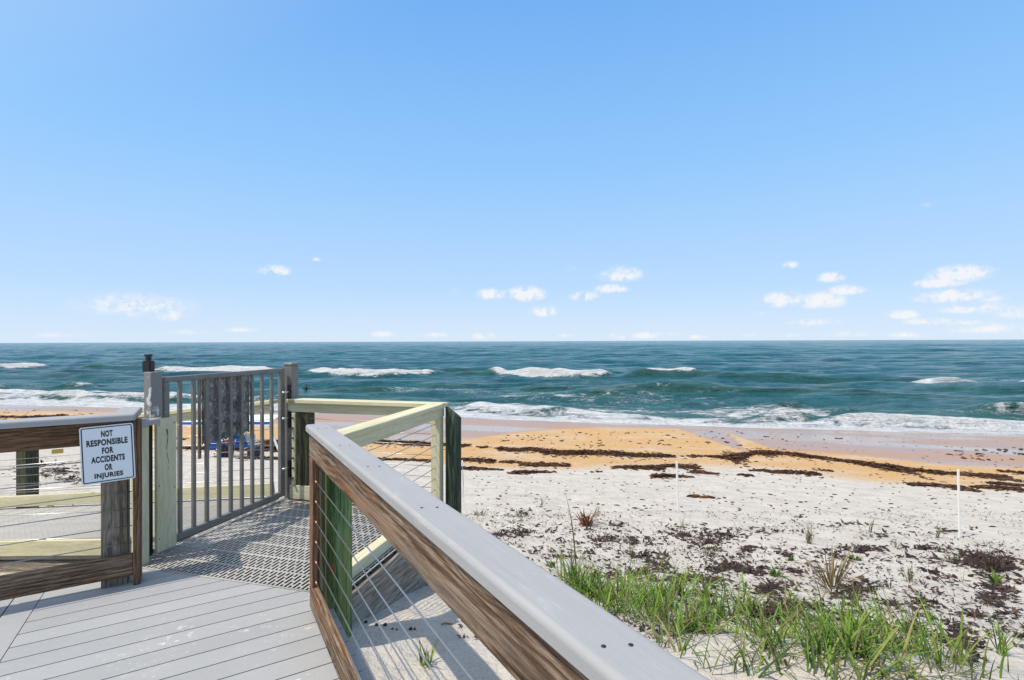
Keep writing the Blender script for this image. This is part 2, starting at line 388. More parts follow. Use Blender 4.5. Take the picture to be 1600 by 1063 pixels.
or_lo = curve([(-200, 668), (0, 662), (200, 668), (300, 700), (420, 702), (560, 706), (740, 728), (860, 730), (960, 728), (1080, 724), (1170, 725), (1250, 733), (1350, 746), (1500, 756), (1600, 760), (1800, 772)])

def build_sand():
    s = np.concatenate([np.arange(-14, 2, .5), np.arange(2, 9, .055), np.arange(9, 17, .1), np.arange(17, 37, .12), np.arange(37, 60, 1.0)])
    t = np.arange(-9, 9.001, .07); g = [];  x = 9.0; d = .07
    while x < 130: d *= 1.035; x += d; g.append(x)
    a = np.concatenate([-np.array(g[::-1]), t, np.array(g)])
    A, Sx = np.meshgrid(a, s); X = A*E1[0]+Sx*E2[0]; Y = A*E1[1]+Sx*E2[1]; Z = ground(X, Y)
    # tide cusps: soft mound of the orange berm
    ns, na = A.shape; idx = np.arange(ns*na).reshape(ns, na)
    F = np.stack([idx[:-1, :-1], idx[:-1, 1:], idx[1:, 1:], idx[1:, :-1]], -1).reshape(-1, 4)
    warp = fbm(A*.35, Sx*.35, 3, 5)*1.2+fbm(A*1.5, Sx*1.5, 3, 6)*.35
    sw = np.interp(A, *wet_hi)+warp*.5; so = np.interp(A, *or_lo)+warp*1.6
    sm = lambda v, e0, e1: (lambda q: q*q*(3-2*q))(np.clip((v-e0)/(e1-e0), 0, 1))
    wet = sm(Sx, sw-.6, sw+1.1)
    orange = sm(Sx, so-1.6, so+.9)
    pool = sm(fbm(A*.12, Sx*.35, 3, 31), -.06, .1)*wet
    band = sm(fbm(A*.10+3, Sx*.55, 4, 41), -.05, .16)
    me = np_mesh(np.stack([X, Y, Z], -1).reshape(-1, 3), F, True,
                 dict(wet=wet.ravel(), orange=orange.ravel(), pool=pool.ravel(), band=band.ravel()))
    m, t, b = newmat('sand'); tcn = t.node('ShaderNodeTexCoord'); o = tcn.outputs['Object']
    at = lambda n: t.node('ShaderNodeAttribute', attribute_name=n).outputs['Fac']
    f1 = t.noise(o, 2.2, 6, .62); f2 = t.noise(o, 14, 6, .65); f3 = t.noise(o, 95, 4, .7)
    dry = t.ramp(t.math('ADD', t.math('MULTIPLY', f1, .5), t.math('MULTIPLY', f3, .5)), [(.3, (.38, .335, .285)), (.5, (.56, .51, .45)), (.72, (.68, .635, .575))])
    pep = t.sstep(t.noise(o, 60, 4, .7), .60, .66)
    pep = t.math('MULTIPLY', pep, t.sstep(t.noise(o, 1.6, 4, .6), .36, .56))
    dry = t.mix(t.math('MULTIPLY', pep, .7), dry, (.16, .12, .09))
    om = t.math('MULTIPLY', at('orange'), t.math('MULTIPLY_ADD', t.sstep(t.noise(t.mapping(o, (.4, .9, 1), rot=(0, 0, SHA)), 1.0, 6, .62), .30, .54), .5, .45))
    orng = t.ramp(f2, [(.3, (.49, .285, .115)), (.7, (.60, .38, .175))])
    c = t.mix(om, dry, orng)
    wetc = t.mix(at('band'), (.36, .245, .185), (.42, .225, .115))
    wetc = t.mix(t.math('MULTIPLY', at('pool'), .6), wetc, (.33, .265, .225))
    wv = at('wet')
    c = t.mix(wv, c, wetc)
    t.put(b.inputs['Base Color'], c)
    rw = t.math('MULTIPLY_ADD', at('pool'), -.25, .42)
    t.put(b.inputs['Roughness'], t.node('ShaderNodeMix', {0: wv, 2: .95, 3: rw}).outputs[0])
    t.put(b.inputs['Specular IOR Level'], t.math('MULTIPLY_ADD', wv, .4, .1))
    hgt = t.math('ADD', t.math('MULTIPLY', t.noise(o, 5.5, 5, .6), 1.0), t.math('ADD', t.math('MULTIPLY', f2, .35), t.math('MULTIPLY', f3, .07)))
    bs = t.math('MULTIPLY_ADD', wv, -.85, .9)
    t.put(b.inputs['Normal'], t.node('ShaderNodeBump', {'Height': hgt, 'Strength': bs, 'Distance': .085}).outputs[0])
    ob = link('beach_sand', me, m); tag(ob, kind='structure')
build_sand()

# ------------------------------------------------------------------ THE SETTING: sea
def build_sea():
    ratio = 1.0052; nrow = int(math.log(9000/33.0)/math.log(ratio)); s = 32.5*ratio**np.arange(nrow)
    t = np.linspace(-1.72, 1.72, 800)
    Sx = np.repeat(s[:, None], len(t), 1); A = t[None, :]*(Sx+12)-0.2*0
    X = A*E1[0]+Sx*E2[0]; Y = A*E1[1]+Sx*E2[1]
    cell = np.maximum(s*(ratio-1), (s+12)*3.44/800)[:, None]
    sw = np.interp(A, wa, ws); off = Sx-sw                          # distance beyond the water's edge
    deep = np.clip(off/25, 0, 1)
    Z = np.zeros_like(Sx)
    r = np.random.default_rng(5)
    for i in range(40):
        lam = 1.2*1.11**i
        if lam > 75: break
        ang = r.normal(0, .38 if lam < 12 else .16); k = 2*math.pi/lam; ph = r.uniform(0, 6.28)
        amp = (0.0135*lam if lam < 9 else 0.0135*9*(lam/9)**.15)*r.uniform(.7, 1.2)
        att = np.clip((lam/cell-2.5)/3, 0, 1)
        grp = .55+.9*vnoise(A/(lam*5)+i*7, Sx/(lam*3)+i*3, i)         # waves come in groups
        arg = k*(Sx*math.cos(ang)+A*math.sin(ang))+ph
        w = np.sin(arg); w = (w+1)/2; w = 2*w**1.4-.95
        Z += amp*att*grp*w*np.clip(off/(lam*.8+4), .12, 1)*(1 if lam < 30 else .6)
    Z *= .62
    foam = np.zeros_like(Z); face = np.zeros_like(Z)
    def breaker(pts, H, width, fo, tail=0.0, fshift=0.0, gate=0.0):
        """ridge through photo points; fo = foam amount along it"""
        nonlocal Z, foam, face
        q = sorted(asof(hit_sea(px, py)) for px, py in pts)
        qa = np.array([p[0] for p in q]); qs = np.array([p[1] for p in q])
        ext = max(4.0, .12*(qa[-1]-qa[0]))
        env = np.clip((A-qa[0]+ext*.2)/ext, 0, 1)*np.clip((qa[-1]+ext*.2-A)/ext, 0, 1); env = env*env*(3-2*env)
        c = np.interp(A, qa, qs)+fbm(A*.12, A*0+3, 3, 42)*2.0
        d = Sx-c; prof = np.where(d < 0, np.exp(-(d/(width*.45))**2), np.exp(-(d/(width*1.3))**2))
        hh = H*env*(.8+.5*fbm(A*.3, A*0, 3, int(width*10)))
        Z += hh*prof
        face = np.maximum(face, env*np.where(d < width*.2, np.exp(-((d+width*.25)/(width*.55))**2), 0)*min(1, H*1.4))
        if fo > 0:
            fw = width*(.75+.5*fbm(A*.25, A*0+9, 3, 77))
            f = np.exp(-((d-fshift*width)/np.maximum(fw, .2))**2)
            nb = np.clip(.72+1.5*fbm(A*.14, A*0+17, 3, int(H*50)+9), gate, 1.2)
            foam = np.maximum(foam, fo*env*np.maximum(f, tail*np.where(d > 0, np.exp(-d/(width*3)), 0))*nb)
            Z += f*env*fo*(.42*fbm(A*.28, Sx*.9, 5, 55)+.26)
    # long rollers coming in parallel to the shore
    for i_, (s0, H_) in enumerate(((43, .30), (49, .40), (56.5, .45), (65, .5), (77, .5), (92, .55), (110, .6), (135, .6), (165, .6))):
        c = s0+3.0*fbm(A*.025, A*0+i_*5, 3, 200+i_)+.8*fbm(A*.2, A*0+i_, 2, 300+i_); d = Sx-c; w_ = 1.4+s0*.012
        en = np.clip(.25+2.4*fbm(A*.035, A*0+i_*9, 3, 400+i_), 0, 1)
        Z += H_*en*np.where(d < 0, np.exp(-(d/(w_*.6))**2), np.exp(-(d/(w_*1.8))**2))
        face = np.maximum(face, .8*en*np.exp(-((d+w_*.4)/(w_*.6))**2))
        foam = np.maximum(foam, .55*en*np.exp(-((d-w_*.1)/(w_*.5))**2)*np.clip(4*fbm(A*.09, A*0+i_*3, 3, 500+i_), 0, 1))
    # outer line of breakers
    breaker([(755, 586), (775, 586), (850, 589), (905, 591), (968, 588)], 1.0, 3.0, 1.2, .3, -.2, gate=.8)
    breaker([(968, 590), (1020, 589), (1085, 589), (1150, 591)], .85, 3.0, .35, 0, .1)
    breaker([(975, 587), (1030, 588), (1100, 588)], .35, 2.0, 1.45, .2, -.2, gate=.8)
    breaker([(240, 581), (330, 581), (430, 582)], .8, 3.2, 1.2, .5, -.1, gate=.8)
    breaker([(475, 582), (490, 583), (560, 587), (620, 587), (700, 583)], .85, 3.0, 1.2, .45, -.2, gate=.8)
    breaker([(-150, 577), (0, 577), (75, 577)], .8, 3.5, 1.4, .3, 0, gate=.8)
    breaker([(120, 578), (190, 577), (240, 577)], .7, 4.0, 0)
    breaker([(700, 586), (740, 586), (790, 587)], .7, 3.0, 0)
    breaker([(1390, 599), (1450, 601), (1520, 602), (1620, 603), (1800, 606)], .95, 2.4, 1.55, .3, -.3, gate=.8)
    breaker([(1100, 592), (1200, 593), (1300, 595)], .45, 2.5, .0)
    breaker([(1180, 582), (1260, 580), (1350, 586)], .35, 3, .45, .5)
    # unbroken green swells
    breaker([(805, 606), (840, 606), (875, 605)], .65, 2.0, 0)
    breaker([(895, 618), (950, 618), (1010, 616)], .75, 2.0, 0)
    breaker([(1170, 636), (1220, 637), (1290, 635)], .55, 1.7, 0)
    breaker([(1290, 634), (1400, 636), (1470, 640)], .35, 1.7, 0)
    breaker([(1480, 643), (1540, 646), (1610, 648), (1750, 652)], .62, 1.6, .25, 0, .3)
    breaker([(1490, 606), (1600, 608)], .12, 2.2, 0)
    breaker([(500, 612), (560, 611), (640, 610)], .55, 2.4, .18, .2)
    breaker([(640, 603), (700, 604), (760, 606)], .4, 2.4, .0)
    breaker([(60, 606), (110, 605), (150, 607)], .4, 2.2, .75, .5)
    breaker([(1000, 612), (1100, 612), (1200, 614)], .35, 2.2, 0)
    # shore break
    breaker([(-200, 618), (0, 620), (90, 622), (200, 624), (330, 624)], .5, 2.0, 1.1, .4, gate=.85)
    breaker([(700, 641), (760, 643), (830, 645), (900, 650)], .35, 1.9, 1.15, .8, gate=.85)
    breaker([(860, 649), (960, 655), (1040, 657)], .32, 1.7, 1.05, .6, gate=.85)
    breaker([(1060, 660), (1110, 661), (1160, 660)], .38, 1.4, 1.15, .5, gate=.85)
    breaker([(1160, 659), (1200, 659), (1235, 658), (1290, 662)], .85, 1.4, 1.35, .4, gate=.85)
    breaker([(1270, 664), (1380, 668), (1500, 672), (1620, 676), (1800, 684)], .45, 1.5, 1.25, .45, gate=.85)
    # band of white water between the last break and the sand
    fq = sorted(asof(hit_sea(px, py)) for px, py in [(-300, 611), (-100, 612), (0, 613), (120, 614), (230, 619), (400, 625), (520, 632), (620, 637), (700, 631), (800, 633), (900, 640), (1000, 649), (1100, 655), (1170, 650), (1235, 645), (1300, 655), (1400, 662), (1500, 666), (1620, 669), (1900, 676)])
    ft = np.interp(A, [p[0] for p in fq], [p[1] for p in fq])+1.6*fbm(A*.22, A*0+5, 4, 19)
    inz = np.clip((ft-Sx)/1.5+.5, 0, 1)*(off > -.4)
    wv_ = np.sin((Sx-sw)*1.05+3*fbm(A*.06, Sx*.1, 3, 23))
    foam = np.maximum(foam, inz*np.clip(.60+.22*wv_+1.3*fbm(A*.20, Sx*.55, 4, 29), .25, 1.25))
    Z += inz*.16*np.clip(off/2, 0, 1)*(np.clip(wv_, 0, 1)**2*(.7+1.2*fbm(A*.5, Sx*.3, 3, 30))+.35*fbm(A*2.2, Sx*2.2, 3, 31))
    # swash: thin foamy sheet at the edge
    lip = np.exp(-(off/.9)**2)
    foam = np.maximum(foam, np.where(off > -.3, 1.15*np.exp(-np.maximum(off-.5, 0)/(1.1+2.2*np.clip(fbm(A*.09, A*0+2, 3, 88)+.3, 0, 1))), 0))
    foam = np.maximum(foam, .92*np.exp(-((off-4)/8.0)**2)*np.clip(.6+2*fbm(A*.1, Sx*.25, 3, 99), 0, 1))
    foam = np.maximum(foam, .50*np.exp(-((off-17)/14.0)**2)*np.clip(.25+2.6*fbm(A*.05, Sx*.16, 3, 63), 0, 1))
    foam = np.maximum(foam, .40*np.exp(-((off-40)/26.0)**2)*np.clip(.1+2.6*fbm(A*.03+4, Sx*.12, 3, 64), 0, 1)*np.clip((-A+20)/40, .25, 1))
    base = SEA_Z+np.where(off < 0, off*.10, .05*(1-np.exp(-off/1.0)))
    Zf = base+Z*np.clip(off/3, 0, 1)+.05*lip*np.clip(off*3, 0, 1)
    ns, na = A.shape; idx = np.arange(ns*na).reshape(ns, na)
    keep = off > -2.5
    kf = keep[:-1, :-1] & keep[1:, 1:] & keep[1:, :-1] & keep[:-1, 1:]
    F = np.stack([idx[:-1, :-1], idx[:-1, 1:], idx[1:, 1:], idx[1:, :-1]], -1)[kf]
    me = np_mesh(np.stack([X, Y, Zf], -1).reshape(-1, 3), F, True, dict(foam=foam.ravel(), face=face.ravel(), shallow=np.exp(-np.maximum(off, 0)/22).ravel()))
    m, t, b = newmat('sea_water'); tcn = t.node('ShaderNodeTexCoord'); o = tcn.outputs['Object']
    at = lambda n: t.node('ShaderNodeAttribute', attribute_name=n).outputs['Fac']
    rot = (0, 0, SHA)
    p1 = t.mapping(o, (.012, .05, 1), rot); n_big = t.noise(p1, 1.0, 4, .6)
    p2 = t.mapping(o, (.10, .34, 1), rot); n_mid = t.noise(p2, 1.0, 6, .65)
    p3 = t.mapping(o, (.55, 1.5, 1), rot); n_fine = t.noise(p3, 1.0, 6, .68)
    g = t.math('ADD', t.math('MULTIPLY', n_big, .4), t.math('ADD', t.math('MULTIPLY', n_mid, .35), t.math('MULTIPLY', n_fine, .25)))
    c = t.ramp(g, [(.38, (.005, .068, .104)), (.5, (.012, .124, .164)), (.62, (.042, .195, .228))])
    c = t.mix(t.math('MULTIPLY', at('shallow'), .60), c, (.085, .205, .175))
    c = t.mix(t.math('MULTIPLY', at('face'), .75), c, (.050, .115, .060))
    n_far0 = t.noise(t.mapping(o, (.012, .03, 1), rot, (11, 5, 0)), 1.0, 3, .5)
    # foam: lacy where thin, solid where thick
    fl = t.noise(t.mapping(o, (.55, 1.1, 1), rot), 1.0, 8, .72, .6); fs = t.noise(o, 3.2, 6, .7)
    fv = t.math('ADD', t.math('MULTIPLY', fl, .75), t.math('MULTIPLY', fs, .25))
    wc = t.math('MULTIPLY', t.sstep(t.noise(t.mapping(o, (.09, .30, 1), rot, (3, 90, 0)), 1.0, 5, .6), .60, .72), t.math('MULTIPLY', t.sstep(n_far0, .48, .66), .62))
    fo = t.math('ADD', t.math('MAXIMUM', at('foam'), wc), t.math('MULTIPLY', t.math('SUBTRACT', fv, .5), 2.1))
    fm = t.sstep(fo, .42, .72)
    cf = t.mix(t.sstep(fv, .36, .62), (.72, .75, .76), (.94, .94, .93))
    t.put(b.inputs['Base Color'], t.mix(fm, c, cf))
    t.put(b.inputs['Roughness'], t.math('MULTIPLY_ADD', fm, .6, .12))
    b.inputs['IOR'].default_value = 1.33
    t.put(b.inputs['Specular IOR Level'], t.math('MULTIPLY_ADD', fm, -.05, .20))
    n_far = t.noise(t.mapping(o, (.022, .075, 1), rot, (40, 7, 0)), 1.0, 5, .62)
    bh = t.math('ADD', t.math('MULTIPLY_ADD', n_far, 5.5, t.math('MULTIPLY', n_fine, .85)), t.math('ADD', t.math('MULTIPLY', n_mid, 2.2), t.math('MULTIPLY', t.math('MULTIPLY', fs, fm), .25)))
    t.put(b.inputs['Normal'], t.node('ShaderNodeBump', {'Height': bh, 'Strength': 1.0, 'Distance': 1.25}).outputs[0])
    ob = link('sea_water', me, m); tag(ob, kind='structure')
build_sea()

# ------------------------------------------------------------------ main deck
deck = thing('boardwalk_deck', 'grey composite plank deck in the foreground, dusted with white sand', 'deck', D(-1.5, -.4, 0))
def deck_poly(r0, r1, n0, n1):
    P = [Rr*r0+Nn*n0, Rr*r1+Nn*n0, Rr*r1+Nn*n1, Rr*r0+Nn*n1]
    return clip(P, OO-Vv*.004, Vv)                        # stop at the front edge of the landing
bm = bmesh.new(); r = -4.62; k = 0
while r < 1.8:
    P = deck_poly(r+.0035, r+.1385, -.872, .655)
    if len(P) >= 3: prism(bm, P, -.026, 0.0)
    r += .142
bmesh.ops.translate(bm, verts=bm.verts, vec=-Vector(deck.location))
link('planking', bm_mesh(bm), M['deck_composite'], deck, Matrix.Translation(deck.location))
bm = bmesh.new()
for i in range(2): 
    prism(bm, deck_poly(-4.62, 1.8, -1.014-.142*i+.0035, -.8765-.142*i), -.026, .0005)
bmesh.ops.translate(bm, verts=bm.verts, vec=-Vector(deck.location))
link('border_board', bm_mesh(bm), M['deck_composite'], deck, Matrix.Translation(deck.location))
bm = bmesh.new(); r = -4.62
while r < 1.8:
    P = deck_poly(r+.0035, r+.1385, -5.5, -1.162); prism(bm, P, -.026, 0.0); r += .142
bmesh.ops.translate(bm, verts=bm.verts, vec=-Vector(deck.location))
link('planking', bm_mesh(bm), M['deck_composite'], deck, Matrix.Translation(deck.location))
board('rim_joist', deck, D(-3.35, .625, -.125), D(1.8, .625, -.125), .038, .19, M['grey_timber'])
for i in range(7): board('joist', deck, D(-4.55, .2-.75*i, -.125), D(1.8, .2-.75*i, -.125), .04, .19, M['dark_post']) if i else board('joist', deck, D(-3.6, .2, -.125), D(1.8, .2, -.125), .04, .19, M['dark_post'])

# ------------------------------------------------------------------ right railing
CAPZ = 1.095
rail = thing('cable_railing', 'long brown timber railing with grey cap and steel cables running toward the right foreground', 'railing', D(-1.0, .55, 0))
def cap_profile(name, parent, a, b, w, h, mat, rad=.014):
    L = (Vector(b)-Vector(a)).length; bm = bmesh.new(); add_box(bm, L, w, h)
    long_e = [e for e in bm.edges if abs((e.verts[0].co-e.verts[1].co).x) > L*.5]
    top_e = [e for e in long_e if e.verts[0].co.z > 0]
    ends = [e for e in bm.edges if e not in long_e and abs(e.verts[0].co.x-e.verts[1].co.x) < 1e-6 and (abs(e.verts[0].co.y-e.verts[1].co.y) < 1e-6 or (e.verts[0].co.z > 0 and e.verts[1].co.z > 0))]
    bmesh.ops.bevel(bm, geom=top_e+ends, offset=rad, segments=5, affect='EDGES', profile=.5)
    me = bm_mesh(bm)
    for p in me.polygons: p.use_smooth = len(p.vertices) == 4 and p.area < L*rad*.8
    return link(name, me, mat, parent, frame(a, b))
cap_profile('cap_rail', rail, D(-3.232, .572, CAPZ-.018), D(1.6, .572, CAPZ-.018), .122, .036, M['cap_composite'])
board('top_rail', rail, D(-3.19, .545, 1.0575-.002-.0725), D(1.6, .545, 1.0575-.002-.0725), .038, .142, M['brown_timber'])
board('end_board', rail, D(-3.144, .545, .18), D(-3.144, .545, .908), .038, .089, M['red_timber'], up=(Rr.x, Rr.y, 0))
board('bottom_rail', rail, D(-3.19, .545, .105), D(1.6, .545, .105), .038, .14, M['brown_timber'])
post('post', rail, D(-3.08, .575), -.3, 1.052, .09, .022, M['dark_post'], Rr)
post('post', rail, D(-.86, .604), -.35, 1.052, .09, .09, M['grey_timber'], Rr)
post('post', rail, D(1.2, .614), -.35, 1.052, .09, .09, M['grey_timber'], Rr)
for i in range(6):
    z = .785-.115*i
    cable(rail, D(-3.16, .545, z), D(1.6, .545, z), .006)
    tube('cable_fitting', rail, [D(-3.100, .545, z), D(-3.070, .545, z)], .0055, M['bronze_fitting'])
for rr in (-3.02, -2.48, -2.0, -1.42, -.62, -.1):
    for dn in (-.018, .022): tube('screw', rail, [D(rr+dn*.5, .565+dn, CAPZ-.003), D(rr+dn*.5, .565+dn, CAPZ+.0012)], .0042, M['screw'])

# ------------------------------------------------------------------ pilings
def piling(label, p, z0, z1, r, mat, cut=0.0, cutdir=(1, 0)):
    bm = bmesh.new(); seg = 18; rings = []
    zs = [z0+(z1-z0)*i/10 for i in range(11)]
    for j, z in enumerate(zs):
        ring = []
        for k in range(seg):
            a = 2*math.pi*k/seg; rr = r*(1+.035*math.sin(3*a+.4*z)+.02*math.sin(5*a+1.7*z))
            x, y = rr*math.cos(a), rr*math.sin(a); zz = z
            if j == 10: zz = z-cut*((x*cutdir[0]+y*cutdir[1])/r*.5+.5)
            ring.append((zz, x, y))
        rings.append(ring)
    # local X is up so the grain runs along the piling
    vs = [[bm.verts.new(Vector((q[0]-z0, q[1], q[2]))) for q in ring] for ring in rings]
    for A_, B_ in zip(vs, vs[1:]):
        for k in range(seg): bm.faces.new((A_[k], A_[(k+1) % seg], B_[(k+1) % seg], B_[k]))
    bm.faces.new(vs[-1])
    me = bm_mesh(bm, False)
    for q in me.polygons: q.use_smooth = len(q.vertices) == 4
    m = Matrix(((0, 1, 0), (0, 0, 1), (1, 0, 0))).to_4x4(); m.translation = Vector((p[0], p[1], z0))
    o = link('piling', me, mat, None, m)
    return tag(o, label, 'piling', 'round timber pilings')
piling('bright green mossy round piling behind the cables at the near end of the grey-capped railing', (-1.072, 3.125), -.75, .96, .084, M['green_piling'])
def knot():
    p_ = [o for o in COL.objects if o.name.startswith('piling')][0]; c = Vector((-1.072, 3.125)); d = camdir(519, 889); h = Vector((d.x, d.y)); k = h.length; h.normalize()
    b_ = h.dot(c); disc = .0845**2-(c.length_squared-b_*b_); q = h*(b_-math.sqrt(max(disc, 0))); nrm = Vector((q.x-c.x, q.y-c.y, 0)).normalized()
    z = CAMH+d.z*(q.length/k); bm = bmesh.new(); ring = 16
    m_ = Matrix((nrm.cross(Vector((0, 0, 1))), Vector((0, 0, 1)), nrm)).transposed().to_4x4(); m_.translation = Vector((q.x, q.y, z))-nrm*.004
    for r0, z0, r1, z1 in ((.025, 0, .022, .007), (.022, .007, .012, .010)):
        A_ = [bm.verts.new((r0*.85*math.cos(a*2*math.pi/ring), r0*1.25*math.sin(a*2*math.pi/ring), z0)) for a in range(ring)]
        B_ = [bm.verts.new((r1*.85*math.cos(a*2*math.pi/ring), r1*1.25*math.sin(a*2*math.pi/ring), z1)) for a in range(ring)]
        for a in range(ring): bm.faces.new((A_[a], A_[(a+1) % ring], B_[(a+1) % ring], B_[a]))
    bm.faces.new(B_); bmesh.ops.remove_doubles(bm, verts=bm.verts, dist=1e-5)
    me = bm_mesh(bm, True); o = bpy.data.objects.new('knot', me); COL.objects.link(o); me.materials.append(M['orange_knot'])
    bpy.context.view_layer.update(); o.parent = p_; o.matrix_parent_inverse = p_.matrix_world.inverted(); o.matrix_basis = m_
plain('orange_knot', (.30, .09, .02), .8, var=.5, scale=60, bump=.4)
piling('dark green-black piling with slanted top outside the far corner of the pale railing', G(.325, 1.70), -1.0, .985, .074, M['dark_piling'], .12, (.97, .1))

knot()
# ------------------------------------------------------------------ left railing
left = thing('cable_railing', 'short brown timber railing with grey cap carrying the warning sign at left', 'railing', D(-4.13, -1.6, 0))
CL = 1.12
FR = -4.15                                               # walk-side face (r)
cap_profile('cap_rail', left, D(FR-.035, -5.4, CL-.021), D(FR-.035, -.385, CL-.021), .14, .042, M['cap_composite'])
cap_profile('cap_rail', left, D(FR-.107, -.452, CL-.023), D(FR-.43, -.452, CL-.023), .13, .042, M['cap_composite'])
board('top_rail', left, D(FR-.019, -5.4, 1.004), D(FR-.019, -.402, 1.004), .038, .142, M['dark_brown_timber'])
board('bottom_rail', left, D(FR-.019, -5.4, .13), D(FR-.019, -.402, .13), .038, .14, M['brown_timber'])
board('end_board', left, D(FR-.037, -.381, .003), D(FR-.037, -.381, 1.074), .040, .11, M['dark_brown_timber'], up=(Rr.x, Rr.y, 0))
post('post', left, D(FR-.115, -.505), -.3, 1.074, .14, .135, M['grey_timber'], Nn)
post('post', left, D(FR-.115, -2.9), -.3, 1.074, .14, .135, M['grey_timber'], Nn)
for i in range(6):
    z = .84-.112*i
    cable(left, D(FR-.024, -5.3, z), D(FR-.024, -.41, z-.01), .008)
bm = bmesh.new(); add_box(bm, .055, .004, .026)
link('yellow_tag', bm_mesh(bm), M['yellow_tag'], left, Matrix.Translation(D(FR+.004, -.776, .915)) @ frame(D(0, -.5), D(0, .5)))

# ------------------------------------------------------------------ the sign
def text_mesh(body):
    cu = bpy.data.curves.new('t', 'FONT'); cu.body = body; cu.size = 1; cu.resolution_u = 4; cu.space_character = 1.12; cu.offset = .05
    cu.extrude = .0004
    ob = bpy.data.objects.new('t', cu); COL.objects.link(ob)
    me = bpy.data.meshes.new_from_object(ob.evaluated_get(bpy.context.evaluated_depsgraph_get()))
    bpy.data.objects.remove(ob); bpy.data.curves.remove(cu); return me
def rrect(w, h, r, seg=6):
    P = []
    for (cx, cy, a0) in ((w/2-r, h/2-r, 0), (-w/2+r, h/2-r, 90), (-w/2+r, -h/2+r, 180), (w/2-r, -h/2+r, 270)):
        for i in range(seg+1):
            a = R(a0+90*i/seg); P.append(Vector((cx+r*math.cos(a), cy+r*math.sin(a))))
    return P
SW, SHt = .272, .362
spos = D(FR+.0235, -.528, .876)
sign = thing('warning_sign', 'white rectangular sign with black border reading NOT RESPONSIBLE FOR ACCIDENTS OR INJURIES', 'sign', spos)
xs = Vector((Nn.x, Nn.y, 0)); zs_ = Vector((Rr.x, Rr.y, 0)); ys = Vector((0, 0, 1))
smx = Matrix((xs, ys, zs_)).transposed().to_4x4(); smx = Matrix.Translation(spos) @ smx @ Matrix.Rotation(R(2.2), 4, 'Z')
bm = bmesh.new(); prism(bm, rrect(SW, SHt, .014), -.0015, .0015); link('plate', bm_mesh(bm), M['sign_white'], sign, smx)
bm = bmesh.new(); o1 = rrect(SW-.014, SHt-.014, .010); i1 = rrect(SW-.026, SHt-.026, .006)
for z0 in (.0022,):
    A_ = [bm.verts.new((p.x, p.y, z0)) for p in o1]; B_ = [bm.verts.new((p.x, p.y, z0)) for p in i1]
    for k in range(len(A_)): 
        j = (k+1) % len(A_); bm.faces.new((A_[k], A_[j], B_[j], B_[k]))
r_ = bmesh.ops.extrude_face_region(bm, geom=bm.faces[:]); bmesh.ops.translate(bm, verts=[v for v in r_['geom'] if isinstance(v, bmesh.types.BMVert)], vec=(0, 0, -.0009))
link('border', bm_mesh(bm), M['sign_black'], sign, smx)
LINES = [('NOT', .215), ('RESPONSIBLE', .765), ('FOR', .215), ('ACCIDENTS', .625), ('OR', .145), ('INJURIES', .535)]
bm = bmesh.new()
for i, (txt, wr) in enumerate(LINES):
    me = text_mesh(txt); n = len(me.vertices); co = np.empty(n*3); me.vertices.foreach_get('co', co); co = co.reshape(-1, 3)
    x0, x1 = co[:, 0].min(), co[:, 0].max(); y0, y1 = co[:, 1].min(), co[:, 1].max(); z0 = co[:, 2].min()
    yc = SHt*(.5-(.145+i*.1475)); hh = .041
    co[:, 0] = (co[:, 0]-(x0+x1)/2)/(x1-x0)*wr*SW; co[:, 1] = (co[:, 1]-(y0+y1)/2)/(y1-y0)*hh+yc; co[:, 2] = .0017+(co[:, 2]-z0)*.6
    me.vertices.foreach_set('co', co.ravel()); bm.from_mesh(me); bpy.data.meshes.remove(me)
me = bpy.data.meshes.new('m'); bm.to_mesh(me); bm.free()
link('lettering', me, M['sign_black'], sign, smx)

# ------------------------------------------------------------------ gratings
def grating_mesh(L, Wd, pitch=.0185, bar=.0095, slot=.047, gap=.011, th=.03, band=.152):
    """local x = along the slots (0..L), y = across (0..Wd), top at z = 0"""
    V = []; F = []
    base = np.array([(0,1,3,2),(4,6,7,5),(0,4,5,1),(2,3,7,6),(0,2,6,4),(1,5,7,3)])
    boxes = []
    n = int(Wd/pitch)
    for i in range(n+1): boxes.append((0, L, i*pitch, i*pitch+bar, -th, 0))
    for i in range(n):
        o = (i % 2)*(slot+gap)/2; x = o
        while x+gap < L:
            boxes.append((x, x+gap, i*pitch+bar-.0005, (i+1)*pitch+.0005, -th*.9, -.0012)); x += slot+gap
    x = 0
    while x+.014 <= L+1e-6:
        boxes.append((x, x+.014, 0, n*pitch+bar, -th*.8, .0012)); x += band
    for q, (x0, x1, y0, y1, z0, z1) in enumerate(boxes):
        V += [(x, y, z) for x in (x0, x1) for y in (y0, y1) for z in (z0, z1)]
        F.append(base+8*q)
    return np_mesh(np.array(V), np.concatenate(F))
land = thing('grating_landing', 'grey slotted plastic grating landing beside the gate', 'landing', G(-.6, .8, 0))
bm_mat = Matrix(((Vv.x, -Uu.x, 0), (Vv.y, -Uu.y, 0), (0, 0, 1))).to_4x4()
mm = bm_mat.copy(); mm.translation = G(.235, .002, 0)
link('grating', grating_mesh(1.69, 1.75, pitch=.0325, bar=.0125, slot=.082, gap=.0125, th=.006, band=.192), M['grating_plastic'], land, mm)
board('skirt_board', land, G(.25, .0, -.30), G(.25, 1.72, -.30), .038, .54, M['skirt_timber'])
board('skirt_board', land, G(-1.5, -.012, -.165), G(.22, -.012, -.165), .018, .25, M['dark_post'])
board('skirt_board', land, G(-1.5, 1.73, -.30), G(.22, 1.73, -.30), .038, .54, M['skirt_timber'])
board('slot_shade_sheet', land, G(-1.5, .86, -.16), G(.225, .86, -.16), 1.70, .02, M['shade_black'])  # black sheet added below the grating, standing in for the shade in its slots

